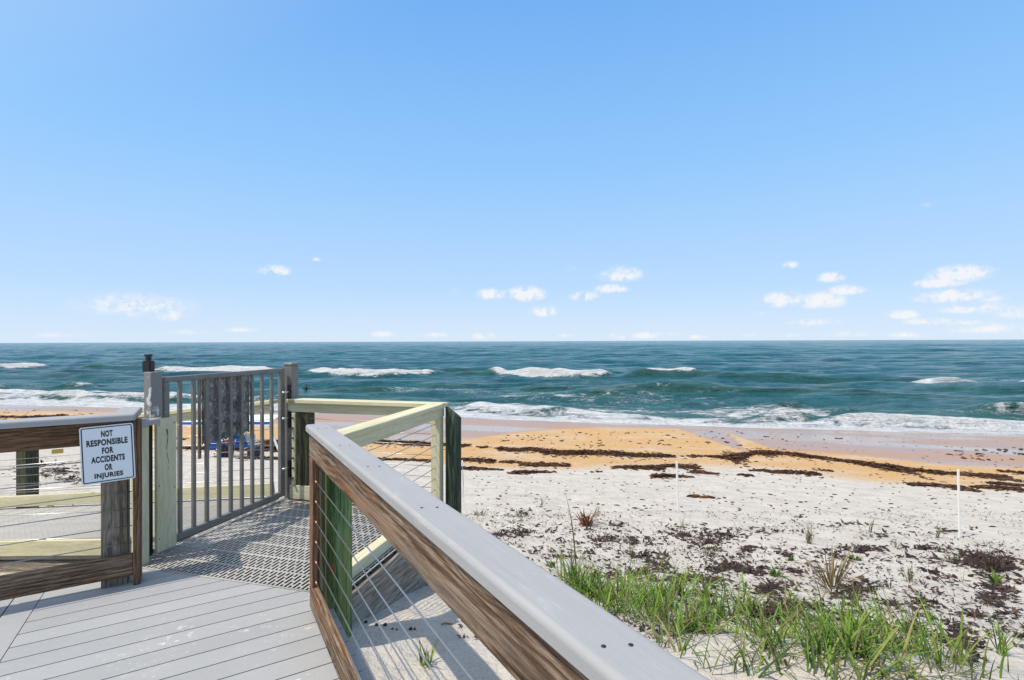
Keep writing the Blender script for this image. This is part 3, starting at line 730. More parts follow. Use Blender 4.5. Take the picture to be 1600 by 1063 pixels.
# ------------------------------------------------------------------ landing railing (pale green treated timber)
LZ = 1.01
lr = thing('pale_railing', 'pale green treated timber railing round the right and sea sides of the grating landing', 'railing', G(.2, 1.5, 0))
board('cap_rail', lr, G(.21, -.10, LZ-.019), G(.21, 1.70, LZ-.019), .14, .038, M['treated_timber'])
board('cap_rail', lr, G(-1.42, 1.63, LZ-.0195), G(.139, 1.63, LZ-.0195), .14, .038, M['treated_timber'])
board('top_rail', lr, G(.235, -.10, LZ-.0395-.0455), G(.235, 1.66, LZ-.0395-.0455), .038, .09, M['treated_timber'])
board('top_rail', lr, G(-1.42, 1.62, LZ-.0395-.0455), G(.215, 1.62, LZ-.0395-.0455), .038, .09, M['treated_timber'])
board('bottom_rail', lr, G(.15, .03, .046), G(.15, 1.57, .046), .085, .085, M['treated_timber'])
board('bottom_rail', lr, G(-1.40, 1.62, .075), G(.10, 1.62, .075), .04, .14, M['treated_timber'])
post('corner_post', lr, G(.200, 1.615), -.05, LZ-.0405-.092, .089, .089, M['treated_timber'], Uu)
post('post', lr, G(.25, -.06), -.5, LZ-.132, .089, .089, M['treated_timber'], Uu)
post('post', lr, G(-1.255, 1.665), -.6, LZ-.041-.092, .13, .12, M['dark_post'], Uu)
post('edge_strip', lr, G(-1.345, 1.62), .15, LZ-.14, .038, .06, M['treated_timber'], Uu)
for i in range(7):
    z = .82-.1*i
    cable(lr, G(.20, -.05, z), G(.20, 1.57, z), .005)
    cable(lr, G(-1.39, 1.62, z), G(.16, 1.62, z), .005)
for i in range(7): tube('cable_fitting', lr, [G(-1.345, 1.588, .82-.1*i), G(-1.345, 1.578, .82-.1*i)], .009, M['screw'])

# ------------------------------------------------------------------ gate posts and gate
GU = -1.455
jamb = thing('gate_jamb', 'pale green timber post and board beside the hinge-less end of the gate', 'post', G(-1.43, .12, 0))
jamb['label'] = 'pale green timber post and cracked face board holding the near end of the grey gate'
post('post', jamb, G(-1.408, .045), -.25, .985, .06, .09, M['treated_timber'], Uu)
post('face_board', jamb, G(-1.412, .248), .03, 1.015, .028, .165, M['treated_timber'], Uu)
post('back_board', jamb, G(-1.49, .13), .0, .985, .03, .14, M['dark_post'], Uu)
cap_profile('cap_plate', jamb, G(-1.415, -.03, 1.008), G(-1.415, .155, 1.008), .13, .04, M['cap_composite'], .008)
for (v, z) in ((.20, .97), (.325, .97), (.20, .13), (.20, .52), (.325, .48)):
    tube('screw', jamb, [G(-1.3985, v-.017, z), G(-1.396, v-.017, z)], .0045, M['screw'])
bm = bmesh.new()                                        # rust-dark drying crack down the face board
pts = [G(-1.3990, .245+.006*math.sin(i*1.1)+.012*i/9, .93-.036*i)-Vector(jamb.location) for i in range(10)]
tube_bm(bm, pts, [.0075, .006, .004, .003, .003, .0025, .0025, .002, .002, .001], 6)
link('crack', bm_mesh(bm), M['brown_timber'], jamb, Matrix.Translation(jamb.location))

gp = thing('gate_post', 'short grey post with chipped paint and black latch rod at the near gate end', 'post', G(-1.47, .2, 1.0), 'grey gate posts')
post('body', gp, G(-1.455, .185), 1.029, 1.365, .07, .092, M['chipped_paint'], Uu)
bm = bmesh.new(); c0 = G(-1.525, .19, 1.0)
tube_bm(bm, [c0-Vector(gp.location)+Vector((0, 0, z)) for z in (-.02, .40)], .011, 10)
lo_ = link('latch', bm_mesh(bm, True), M['black_plastic'], gp, Matrix.Translation(gp.location))
bm = bmesh.new(); c1 = G(-1.505, .19, 0)
add_box(bm, .062, .055, .085, Matrix.Translation(Vector((0, 0, 1.405)))); add_box(bm, .034, .034, .03, Matrix.Translation(Vector((0, 0, 1.462)))); add_box(bm, .046, .046, .018, Matrix.Translation(Vector((0, 0, 1.486))))
bmesh.ops.bevel(bm, geom=bm.edges[:], offset=.006, segments=2, affect='EDGES')
link('latch_knob', bm_mesh(bm), M['black_plastic'], lo_, Matrix.Translation(c1))

gp2 = thing('gate_post', 'tall grey square metal gate post with flat cap at the seaward end of the gate', 'post', G(GU+.02, 1.66, 0), 'grey gate posts')
post('body', gp2, G(GU+.03, 1.665), 0.002, 1.345, .10, .10, M['gate_paint'], Uu)
post('cap', gp2, G(GU+.03, 1.665), 1.3455, 1.37, .112, .112, M['gate_paint'], Uu, .006)

gate = thing('metal_gate', 'grey metal bar gate standing closed between its posts, mottled panel behind its bars', 'gate', G(GU, .93, 0))
GV0, GV1 = .262, 1.585
board('top_rail', gate, G(GU, GV0, 1.30), G(GU, GV1, 1.30), .038, .04, M['gate_paint'])
board('bottom_rail', gate, G(GU, GV0, .063), G(GU, GV1, .063), .038, .055, M['gate_paint'])
post('stile', gate, G(GU, GV0+.022), .091, 1.279, .038, .044, M['gate_paint'], Uu)
post('stile', gate, G(GU, GV1-.03), .091, 1.279, .038, .06, M['gate_paint'], Uu)
for i in range(9): post('bar', gate, G(GU, .407+.1263*i), .091, 1.279, .026, .028, M['gate_paint'], Uu, .002)
def panel():
    nu, nv = 26, 2; V = []; F = []
    v0, v1, z0, z1 = .645, 1.17, .725, 1.278
    N = 40; Hn = 12
    for side in (0, 1):
        for i in range(N+1):
            for j in range(Hn+1):
                v = v0+(v1-v0)*i/N; z = z0+(z1-z0)*j/Hn+(.012*math.sin(i*.9)+.03*(i/N) if j == 0 else 0)
                V.append(tuple(G(GU-.030-.006*math.sin((v-v0)*50)-side*.004, v, z)-Vector(gate.location)))
    o = (N+1)*(Hn+1)
    for i in range(N):
        for j in range(Hn):
            a = i*(Hn+1)+j; F += [(a, a+1, a+Hn+2, a+Hn+1), (o+a, o+a+Hn+1, o+a+Hn+2, o+a+1)]
    return np_mesh(np.array(V), np.array(F), True)
link('screen_panel', panel(), M['mottled_panel'], gate, Matrix.Translation(gate.location))
post('panel_batten', gate, G(GU-.03, .618), .62, 1.278, .012, .03, M['grey_timber'], Uu, .002)
for z in (.22, .72, .98):
    h_ = post('hinge', gate, G(GU+.055, GV1+.018), z, z+.17, .022, .03, M['black_plastic'], Uu, .003)
    tube('hinge_pin', h_, [G(GU+.071, GV1+.018, z-.006), G(GU+.071, GV1+.018, z+.13)], .011, M['silver'])

# ------------------------------------------------------------------ ramp beyond the gate
SL = .112
def RZ(u): return -SL*max(0, (-1.56-u))
def GR(u, v, dz=0.0): return G(u, v, RZ(u)+dz)
RU1 = -8.2
ramp = thing('beach_ramp', 'grey slotted ramp sloping down to the left beyond the gate', 'ramp', GR(-4, .9))
xa = (GR(-1.56, 0)-GR(RU1, 0)).normalized()             # up the ramp
yv = Vector((Vv.x, Vv.y, 0)); zn = xa.cross(yv).normalized()
rm = Matrix((xa, yv, xa.cross(yv))).transposed().to_4x4(); rm.translation = GR(RU1, .17)
Lr = (GR(-1.56, 0)-GR(RU1, 0)).length
link('grating', grating_mesh(Lr, 1.47, pitch=.0215, bar=.0115, slot=.06, gap=.014, band=.305), M['grating_plastic'], ramp, rm)
board('side_joist', ramp, GR(RU1, .17, -.14), GR(-1.54, .17, -.14), .04, .2, M['skirt_timber'])
board('side_joist', ramp, GR(RU1, 1.64, -.14), GR(-1.54, 1.64, -.14), .04, .2, M['skirt_timber'])
fr = thing('ramp_railing', 'pale green timber cable railing along the seaward side of the sloping ramp', 'railing', GR(-4, 1.62), 'pale ramp railings')
board('cap_rail', fr, GR(RU1, 1.63, .975), GR(-1.60, 1.63, .975), .14, .038, M['treated_timber'])
board('top_rail', fr, GR(RU1, 1.61, .909), GR(-1.60, 1.61, .909), .038, .09, M['treated_timber'])
board('bottom_rail', fr, GR(RU1, 1.61, .09), GR(-1.60, 1.61, .09), .05, .13, M['treated_timber'])
for u in (-5.25, -7.9): post('post', fr, GR(u, 1.72), RZ(u)-1.2, RZ(u)+.95, .17, .14, M['dark_post'], Uu)
for i in range(7): cable(fr, GR(RU1, 1.61, .80-.1*i), GR(-1.60, 1.61, .80-.1*i), .006)
nr = thing('ramp_railing', 'pale green railing along the landward side of the sloping ramp, behind the sign', 'railing', GR(-4, .16), 'pale ramp railings')
board('bottom_rail', nr, GR(RU1, .15, .075), GR(-1.60, .15, .075), .05, .12, M['treated_timber'])
board('cap_rail', nr, GR(RU1, .15, .955), GR(-1.66, .15, .955), .10, .038, M['treated_timber'])
post('post', nr, GR(-5.4, .09), RZ(-5.4)-1, RZ(-5.4)+.93, .10, .10, M['treated_timber'], Uu)
post('post', nr, GR(-1.70, .09), -.5, .93, .09, .09, M['treated_timber'], Uu)
for i in range(4): cable(nr, GR(RU1, .15, .74-.2*i), GR(-1.8, .15, .74-.2*i), .006)
# ------------------------------------------------------------------ vegetation
def leafmat(name, cols, rough=.55):
    m, t, b = newmat(name); geo = t.node('ShaderNodeNewGeometry'); tcn = t.node('ShaderNodeTexCoord')
    n = len(cols); c = t.ramp(geo.outputs['Random Per Island'], [((i+.5)/n, q) for i, q in enumerate(cols)])
    k = t.math('MULTIPLY_ADD', t.noise(tcn.outputs['Object'], 25, 3), .5, .75)
    c = t.mix(1.0, c, t.node('ShaderNodeCombineColor', {0: k, 1: k, 2: k}).outputs[0], 'MULTIPLY')
    t.put(b.inputs['Base Color'], c); b.inputs['Roughness'].default_value = rough; b.inputs['Specular IOR Level'].default_value = .35
    tr = t.node('ShaderNodeBsdfTranslucent', {'Color': c}); mx = t.node('ShaderNodeMixShader', {0: .28, 1: b.outputs[0], 2: tr.outputs[0]})
    t.l.new(mx.outputs[0], t.n['Material Output'].inputs['Surface'])
leafmat('green_grass', [(.04, .10, .010), (.11, .25, .02), (.16, .32, .03), (.06, .15, .015), (.28, .38, .05), (.03, .075, .015), (.36, .32, .11), (.17, .33, .03), (.24, .19, .09)])
leafmat('mixed_grass', [(.07, .12, .025), (.16, .17, .05), (.24, .19, .09), (.05, .075, .02), (.13, .16, .04)])
leafmat('dry_grass', [(.30, .22, .11), (.20, .14, .06), (.12, .10, .04), (.36, .29, .17), (.15, .15, .05)])
leafmat('red_brown_leaf', [(.26, .045, .025), (.16, .035, .02), (.32, .10, .035), (.09, .04, .02), (.10, .11, .03)])
leafmat('dark_dead_leaf', [(.05, .035, .028), (.09, .06, .04), (.035, .028, .022), (.12, .09, .06)])
leafmat('bush_leaf', [(.05, .14, .015), (.10, .20, .03), (.16, .22, .04), (.05, .09, .02)])

def blade(base, h, az, lean, w, curl, seg=6, fold=.25):
    """tapered arching blade as a V strip: verts, quads"""
    V = []; d = np.array((math.cos(az), math.sin(az), 0)); s = np.array((-math.sin(az), math.cos(az), 0))
    p = np.array(base, float); ang = lean
    st = h/seg
    for i in range(seg+1):
        f = i/seg; ww = w*(1-f**1.6)*(0.65+.6*min(1, f*3))+.0006
        nrm = d*math.cos(ang)-np.array((0, 0, 1))*math.sin(ang)
        V += [p-s*ww/2, p+nrm*ww*fold, p+s*ww/2]
        p = p+(d*math.sin(ang)+np.array((0, 0, 1))*math.cos(ang))*st; ang += curl/seg*(0.4+1.2*f)
    F = []
    for i in range(seg):
        a = i*3; F += [(a, a+1, a+4, a+3), (a+1, a+2, a+5, a+4)]
    return V, F
class Blades:
    def __init__(s): s.V = []; s.F = []
    def add(s, *a, **k):
        V, F = blade(*a, **k); o = len(s.V); s.V += V; s.F += [tuple(i+o for i in f) for f in F]
    def build(s, name, mat, loc, parent=None):
        V = np.array(s.V)-np.array(loc); return link(name, np_mesh(V, np.array(s.F), True), mat, parent, Matrix.Translation(Vector(loc)))
U = rng.uniform
def tuft(B, p, n, h, spread=.04, lean=(.05, .6), w=.007, curl=(.2, 1.4), az0=None, azs=math.pi):
    for i in range(n):
        az = U(0, 2*math.pi) if az0 is None else az0+U(-azs, azs)
        x = p[0]+U(-spread, spread); y = p[1]+U(-spread, spread)
        B.add((x, y, float(ground(x, y))-.015), h*U(.5, 1.1), az, U(*lean), w*U(.7, 1.3), U(*curl))
# dense green grass behind the sand ridge
BD = []; B = Blades(); nclump = 0
lowx = [860, 900, 960, 1050, 1120, 1200, 1300, 1450, 1650]; lowy = [905, 925, 962, 992, 1005, 1024, 1036, 1056, 1090]
higx = [860, 900, 1000, 1100, 1200, 1330, 1450, 1550, 1650]; higy = [893, 896, 898, 908, 930, 962, 995, 1030, 1065]
tries = 0
while nclump < 150 and tries < 4000:
    tries += 1
    px = 880+U(0, 1)**1.1*690; f = U(0, 1)**.8; py = np.interp(px, lowx, lowy)*f+np.interp(px, higx, higy)*(1-f)
    if fbm(px/60, py/24, 3, 4) < np.interp(px, [900, 1050, 1330, 1420, 1520], [.0, -.03, -.01, .05, .12]): continue
    p = hit(px, py); nclump += 1; sc = U(.6, 1.15)
    tuft(B, p, int(U(4, 12)), .38*sc, .08, (.1, 1.15), .011, (.2, 2.0))
for (px, py, h, n) in ((1072, 1022, .26, 7), (1108, 1046, .30, 8), (1145, 1040, .22, 5), (1180, 1056, .30, 8), (1285, 1062, .34, 9), (1352, 1070, .46, 11), (1235, 1050, .22, 5), (1420, 1060, .36, 9), (1040, 1008, .24, 6), (1540, 1062, .30, 7), (893, 912, .36, 10), (925, 935, .36, 12), (948, 945, .30, 10), (1030, 965, .34, 14), (1080, 985, .34, 14), (975, 930, .40, 12), (905, 925, .38, 12), (985, 915, .40, 14), (1010, 930, .32, 12), (1105, 948, .36, 18), (1170, 960, .33, 16), (1395, 1010, .42, 15), (1470, 1052, .40, 14), (1500, 1040, .48, 16), (1310, 1000, .40, 16), (1240, 975, .30, 16), (1060, 930, .34, 15), (1330, 1020, .38, 16)):
    tuft(B, hit(px, py), n, h, .06, (.03, .9), .0115, (.2, 1.7))
for i in range(70):
    px = 890+U(0, 1)**1.2*620; p = hit(px, np.interp(px, lowx, lowy)-U(-18, 40)); BD.append((p, int(U(2, 6)), U(.18, .36)))
tag(B.build('dune_grass', M['green_grass'], hit(1200, 980)), 'dense band of bright green dune grass on the sand behind the railing', 'grass', kind='stuff')
B = Blades()
for p, n, h in BD: tuft(B, p, n, h, .08, (.3, 1.35), .007, (.1, 1.6))
for i in range(60):
    px = U(1000, 1620); py = np.interp(px, lowx, lowy)-U(-30, 35); tuft(B, hit(px, py), int(U(2, 6)), .22, .09, (.2, 1.1), .006, (.2, 1.4))
for i in range(230):
    px = U(735, 1600); py = U(800, 985); p = hit(px, py)
    if fbm(px/90, py/40, 3, 14) > .0: tuft(B, p, int(U(1, 5)), U(.08, .22), .05, (.1, .9), .004, (.1, 1.2))
for i in range(26):
    px = U(30, 155); py = U(715, 765); tuft(B, hit(px, py), int(U(3, 8)), U(.1, .3), .08, (.1, .9), .006, (.1, 1.2))
tag(B.build('sparse_beach_grass', M['mixed_grass'], hit(1200, 900)), 'thin wispy dry blades scattered over the littered upper sand', 'grass', kind='stuff')

# plants that stand alone
def bushy(B, p, n, h, w):
    for i in range(n): B.add((p[0]+U(-.03, .03), p[1]+U(-.03, .03), p[2]-.01), h*U(.6, 1.1), U(0, 6.3), U(.1, 1.1), w*U(.8, 1.3), U(0, .8), seg=4)
PLANTS = [ # px, py, kind, height(m), label
 (916, 822, 'red', .33, 'red-brown spiky rosette plant on the pale sand'),
 (902, 915, 'oat', .88, 'tall thin sea oat stalk bending left above the end of the grass'),
 (1264, 850, 'dry', .30, 'upright straw-coloured sheaf of dry grass on open sand'),
 (1300, 922, 'palm', .42, 'brown fan-like spiky plant with a green base'),
 (1549, 893, 'dead', .30, 'dark dead bristly shrub amid black seaweed at the right edge'),
 (1489, 876, 'low', .15, 'low spreading green tuft left of the dark dead shrub'),
 (1421, 908, 'upright', .22, 'short upright yellow-green shoot in the bare sand between weed patches'),
 (1556, 912, 'bush', .19, 'leafy green seedling just below the dark dead shrub'),
 (1214, 900, 'bush', .14, 'small leafy green seedling beside a dark seaweed patch, left of the fan plant'),
 (1236, 876, 'bush', .08, 'tiny round yellow-green seedling behind the fan plant'),
 (1337, 876, 'bush', .09, 'tiny green seedling right of the fan plant top'),
 (1336, 948, 'dry', .18, 'thin brownish tuft just above the right half of the grass band'),
 (1561, 1022, 'tuft', .33, 'loose green tuft standing alone right of the grass band'),
 (862, 886, 'bush', .10, 'small bright green leafy plant close to the grey cap'),
 (748, 806, 'low', .17, 'small olive tuft right of the dark slanted piling'),
 (812, 808, 'low', .14, 'low olive clump in brown litter below the two upper weed strips'),
 (845, 790, 'sprig', .24, 'thin grey-green sprig on clean sand left of the tall oat stalk'),
 (934, 806, 'sprig', .22, 'sparse wiry arching sprig beside the red-brown plant'),
 (1153, 832, 'sprig', .20, 'small dark upright sprig below the left white stake'),
 (1068, 826, 'sprig', .22, 'wiry sprig just right of the base of the left white stake'),
 (1360, 832, 'arch', .24, 'arched single grass tuft on open sand between the two stakes'),
 (1464, 840, 'arch', .26, 'curved pale grass tuft leaning right beside the right white stake'),
 (1400, 856, 'sprig', .26, 'dark thin stalk with small leaves left of the low green tuft'),
 (986, 868, 'oat', .30, 'short seed stalk rising behind the left end of the grass'),
 (1107, 868, 'low', .16, 'green and dark clump on the wide weed patch at mid slope'),
 (1424, 975, 'sprig', .30, 'bare grey twig plant in weed right of the grass band'),
 (664, 1042, 'tuft', .17, 'small green tuft on the lit sand under the cables'),
 (1385, 918, 'dead', .14, 'little black forked twig on white sand')]
for (px, py, kind, h, lab) in PLANTS:
    p = hit(px, py); B = Blades(); dist = math.hypot(p.x, p.y); mat = 'mixed_grass'; cat = 'plant'; nm = 'beach_plant'
    if kind == 'red': 
        for i in range(40): B.add((p.x+U(-.05, .05), p.y+U(-.05, .05), p.z-.01), h*U(.5, 1.1), U(0, 6.3), U(.2, 1.25), .020, U(-.3, .7), seg=4)
        mat = 'red_brown_leaf'
    elif kind == 'oat':
        B.add((p.x, p.y, p.z-.02), h, math.pi*.97, .02, .013, .35, seg=9, fold=1.0)
        for i in range(10): B.add((p.x+U(-.02, .02), p.y+U(-.02, .02), p.z-.02), h*U(.25, .5), U(0, 6.3), U(.05, .4), .008, U(.2, 1.2))
        mat = 'mixed_grass'; nm = 'sea_oat'
    elif kind == 'dry':
        for i in range(38): B.add((p.x+U(-.025, .025), p.y+U(-.025, .025), p.z-.01), h*U(.5, 1.2), U(0, 6.3), U(.0, .3), .006, U(.1, 1.0))
        mat = 'dry_grass'; nm = 'grass_tuft'
    elif kind == 'palm':
        for i in range(48):
            a = U(0, 6.3); B.add((p.x+.05*math.cos(a), p.y+.05*math.sin(a), p.z+U(0, .10)), h*U(.6, 1.1), a, U(.25, 1.1), .015, U(-.2, .4), seg=4)
        mat = 'dry_grass'
    elif kind == 'dead':
        for i in range(70 if h > .2 else 12):
            a = U(0, 6.3); B.add((p.x+U(-.10, .10)*h/.3, p.y+U(-.07, .07)*h/.3, p.z), h*U(.5, 1.2), a, U(.2, 1.2), .010, U(-.3, .5), seg=4)
        mat = 'dark_dead_leaf'; nm = 'dead_shrub'
    elif kind == 'low': 
        for i in range(26): B.add((p.x+U(-.08, .08), p.y+U(-.06, .06), p.z-.01), h*U(.5, 1.1), U(0, 6.3), U(.2, 1.2), .009, U(.0, .9), seg=4)
    elif kind in ('tuft', 'upright'):
        for i in range(16 if kind == 'tuft' else 12): B.add((p.x+U(-.03, .03), p.y+U(-.03, .03), p.z-.01), h*U(.6, 1.15), U(0, 6.3), U(.05, .75 if kind == 'tuft' else .3), .009, U(.1, 1.0))
        mat = 'green_grass' if kind == 'tuft' else 'mixed_grass'; nm = 'grass_tuft'
    elif kind == 'bush': bushy(B, p, 16, h, .026*h/.12); mat = 'bush_leaf'; nm = 'seedling'
    elif kind == 'arch':
        for i in range(9): B.add((p.x+U(-.02, .02), p.y+U(-.02, .02), p.z-.01), h*U(.7, 1.2), U(-.7, .7), U(.0, .35), .008, U(.6, 1.9))
        nm = 'grass_tuft'
    else:
        for i in range(11): B.add((p.x+U(-.03, .03), p.y+U(-.02, .02), p.z-.01), h*U(.5, 1.1), U(0, 6.3), U(.05, .8), .006, U(.1, 1.2))
        mat = 'dark_dead_leaf' if px % 2 else 'mixed_grass'; nm = 'grass_sprig'
    tag(B.build(nm, M[mat], p), lab, cat)

# ------------------------------------------------------------------ seaweed: strewn bits and the wrack lines
def weedmat(name, cols):
    m, t, b = newmat(name); geo = t.node('ShaderNodeNewGeometry')
    c = t.ramp(geo.outputs['Random Per Island'], [((i+.5)/len(cols), q) for i, q in enumerate(cols)])
    t.put(b.inputs['Base Color'], c); b.inputs['Roughness'].default_value = .7; b.inputs['Specular IOR Level'].default_value = .2
weedmat('dry_weed', [(.022, .014, .016), (.045, .028, .026), (.03, .018, .014), (.07, .042, .03), (.02, .015, .02), (.10, .06, .04)])
weedmat('wrack_weed', [(.030, .015, .009), (.055, .026, .013), (.085, .040, .018), (.020, .012, .009), (.13, .060, .024)])
ICO = None
def ico():
    global ICO
    if ICO is None:
        bm = bmesh.new(); bmesh.ops.create_icosphere(bm, subdivisions=1, radius=1); bm.verts.index_update()
        ICO = (np.array([v.co[:] for v in bm.verts]), np.array([[v.index for v in f.verts] for f in bm.faces])); bm.free()
    return ICO
class Lumps:
    def __init__(s): s.V = []; s.F = []; s.n = 0
    def add(s, p, size, flat=.45, el=None, az=None):
        V, F = ico(); q = V*(1+rng.normal(0, .28, (len(V), 1))); el = U(.5, 2.2) if el is None else el
        q = q*np.array((size*el, size, size*flat)); a = U(0, 6.3) if az is None else az; c, sn = math.cos(a), math.sin(a)
        q = np.stack([q[:, 0]*c-q[:, 1]*sn, q[:, 0]*sn+q[:, 1]*c, q[:, 2]], 1)+np.array(p)
        s.V.append(q); s.F.append(F+s.n); s.n += len(V)
    def build(s, name, mat, lab):
        V = np.concatenate(s.V); c = V.mean(0)
        return tag(link(name, np_mesh(V-c, np.concatenate(s.F)), mat, None, Matrix.Translation(Vector(c))), lab, 'seaweed', kind='stuff')
class Ribbons(Blades):
    def bit(s, x, y, size):
        z = float(ground(x, y)); s.add((x, y, z+U(0, .012)), size, U(0, 6.3), U(1.1, 1.62), size*U(.18, .42), U(-.7, .9), seg=3, fold=U(-.5, .6))
PATCH = [(812,808,35,12,60),(776,836,40,12,60),(818,833,50,12,60),(914,817,20,10,20),(970,822,60,10,60),(947,845,80,18,130),(1074,836,50,13,130),(1108,850,40,14,130),
 (1139,887,40,10,110),(1032,881,40,12,60),(992,845,30,8,30),(1136,836,30,8,40),(1167,859,45,10,80),(1170,895,50,11,110),(1203,918,40,14,150),(1234,946,45,10,110),
 (1240,895,30,9,50),(1307,873,35,16,60),(1347,861,45,9,90),(1336,918,35,11,110),(1324,937,25,12,90),(1442,861,38,9,120),(1454,898,25,10,70),(1454,935,35,13,140),
 (1530,873,50,16,230),(1558,887,40,11,170),(1583,918,42,12,180),(1552,937,30,13,80),(1448,977,42,13,120),(1524,963,22,10,60),(1403,988,32,9,70),(1487,997,32,11,90),
 (1510,1016,26,12,100),(1369,977,22,7,50),(1592,1000,20,8,40),(1393,945,20,6,20),(1050,872,30,8,40),(1005,868,30,8,40),(1230,870,40,9,40),(1120,905,40,8,60),(1060,900,60,10,90),(1000,895,60,12,90),(930,900,40,12,50),
 (840,870,40,14,40),(890,868,50,12,50),(1380,835,40,4,25),(1480,830,60,5,30),(1560,960,40,10,40),(1300,965,60,14,120),(1200,960,70,14,120),(1100,930,70,14,100),(1420,1010,60,12,80),
 (1320,820,70,5,30),(1200,830,60,8,40),(1250,808,30,3,10),(90,738,50,8,120),(60,728,50,5,40),(110,752,40,5,50),(110,795,50,3,25)]
RB = Ribbons(); LB = Lumps()
for (cx, cy, rx, ry, n) in PATCH:
    c0 = hit(cx, cy); dist = math.hypot(c0.x, c0.y); n = int(n*2.7)
    ux = hit(cx+rx, cy)-c0; uy = hit(cx, cy-ry)-c0
    for i in range(n):
        a = U(0, 6.3); r_ = abs(rng.normal(0, .74)); q = c0+ux*(r_*math.cos(a))+uy*(r_*math.sin(a))
        if fbm(q.x*4.5, q.y*4.5, 3, 2) < -.06: continue
        if U(0, 1) < .62: RB.bit(q.x, q.y, U(.03, .085)*(.6+dist/11))
        else: LB.add((q.x, q.y, float(ground(q.x, q.y))+.002), U(.006, .020)*(.6+dist/11), .5)
for i in range(17000):
    px = U(720, 1640); py = 800+U(0, 1)**1.3*200; q = hit(px, py) if i % 2 else None
    if q is None: continue
    if fbm(q.x*1.1, q.y*1.1, 3, 8) < -.07: continue
    RB.bit(q.x, q.y, U(.012, .055))
tag(RB.build('seaweed_bits', M['dry_weed'], hit(1200, 880)), 'dry black seaweed scraps strewn over the white upper sand', 'seaweed', kind='stuff')
LB.build('seaweed_crumbs', M['dry_weed'], 'small dark seaweed crumbs lying among the scraps on the upper sand')
WL = Lumps()
def wrack(pts, th, n, size=(.012, .055)):
    """heap of weed following photo points; th = half depth on the ground in metres"""
    P = [hit(px, py) for px, py in pts]; L = [0]
    for a, b in zip(P, P[1:]): L.append(L[-1]+(b-a).length)
    for i in range(int(n*1.9)):
        l = U(0, L[-1]); k = max(j for j in range(len(P)-1) if L[j] <= l); p = P[k].lerp(P[k+1], (l-L[k])/(L[k+1]-L[k]))
        m = fbm(l*.55, th*7, 3, len(pts))
        if m < -.06+(.30*U(0, 1)-.15): continue
        dd = rng.normal(0, .36)*th*(1+2.2*m)*(1 if U(0, 1) < .78 else U(1.5, 4))+.6*th*fbm(l*1.4, 5, 3, 3)+.5*th*fbm(l*4, 9, 3, 13)
        x = p.x+E2[0]*dd+rng.normal(0, .05); y = p.y+E2[1]*dd+rng.normal(0, .05)
        hp = max(0, (1-abs(dd)/max(th, .05)))*.10*(th/.4)**.5*(1+2*m)
        WL.add((x, y, float(ground(x, y))+U(0, 1)*hp), U(*size), .5, U(1, 2.6), -SHA+rng.normal(0, .5))
wrack([(560, 690), (640, 694), (740, 698), (800, 704), (830, 703), (880, 709)], .40, 2000)
wrack([(780, 701), (806, 704), (830, 702)], .35, 500)
wrack([(850, 708), (880, 709), (950, 709), (1000, 713), (1100, 714), (1150, 716)], .42, 2300)
wrack([(1140, 718), (1165, 712), (1185, 709), (1215, 709), (1260, 714), (1320, 721), (1372, 730), (1412, 735)], .62, 3400)
wrack([(1405, 733), (1440, 737), (1480, 741), (1520, 743)], .25, 300)
wrack([(1500, 742), (1530, 744), (1572, 747)], .42, 700)
wrack([(1560, 737), (1620, 742), (1700, 748)], .3, 300)
wrack([(716, 719), (742, 720), (770, 722)], .35, 420); wrack([(780, 722), (830, 724)], .22, 260); wrack([(815, 727), (850, 727), (888, 728)], .38, 520)
wrack([(800, 740), (870, 738), (940, 738)], 0.12, 420); wrack([(715, 733), (760, 734), (810, 736)], .12, 200)
wrack([(960, 731), (995, 731), (1035, 733)], 0.26, 520); wrack([(1030, 729), (1063, 729), (1090, 732)], 0.29, 460); wrack([(1075, 738), (1120, 741)], .22, 220)
wrack([(1020, 746), (1060, 745), (1110, 748)], 0.15, 260); wrack([(1020, 774), (1045, 775)], .14, 90); wrack([(1080, 776), (1135, 780)], .06, 70); wrack([(1140, 742), (1180, 744)], .2, 200)
wrack([(1170, 736), (1215, 735)], 0.21, 260); wrack([(1200, 738), (1243, 739), (1280, 742)], 0.24, 420); wrack([(1265, 734), (1305, 737)], .2, 180)
wrack([(1230, 787), (1272, 788)], .16, 160); wrack([(1380, 783), (1440, 785)], .12, 120); wrack([(1345, 761), (1370, 763)], .14, 90); wrack([(1420, 758), (1450, 759), (1500, 763)], .22, 320)
wrack([(1520, 762), (1552, 763), (1590, 766)], .28, 360); wrack([(1495, 766), (1522, 767)], .22, 170); wrack([(1540, 755), (1600, 760)], .22, 280); wrack([(1570, 752), (1640, 755)], .2, 200)
wrack([(270, 687), (300, 688), (330, 690), (400, 691), (440, 693)], .45, 1200); wrack([(270, 700), (330, 702), (440, 706)], .3, 500); wrack([(400, 700), (440, 702)], .4, 300)
wrack([(560, 718), (620, 719), (675, 721)], .22, 420); wrack([(595, 728), (660, 729)], .12, 140); wrack([(380, 716), (450, 718)], .35, 420)
wrack([(-20, 652), (40, 653), (100, 651)], .5, 260, (.05, .14)); wrack([(1310, 748), (1380, 750)], .12, 120); wrack([(1430, 750), (1480, 752)], .12, 120)
for i in range(1000):                                   # loose specks on the berm and upper beach
    px = U(740, 1600); py = U(672, 800); q = hit(px, py); WL.add((q.x, q.y, q.z+.004), U(.007, .035), .4)
for (x0, x1, y0, y1, n) in ((860, 1160, 672, 700, 70), (1480, 1600, 700, 720, 40), (780, 860, 680, 690, 25), (1190, 1330, 678, 690, 12), (0, 190, 640, 660, 60)):
    for i in range(n): q = hit(U(x0, x1), U(y0, y1)); WL.add((q.x, q.y, q.z+.01), U(.03, .09), .4)
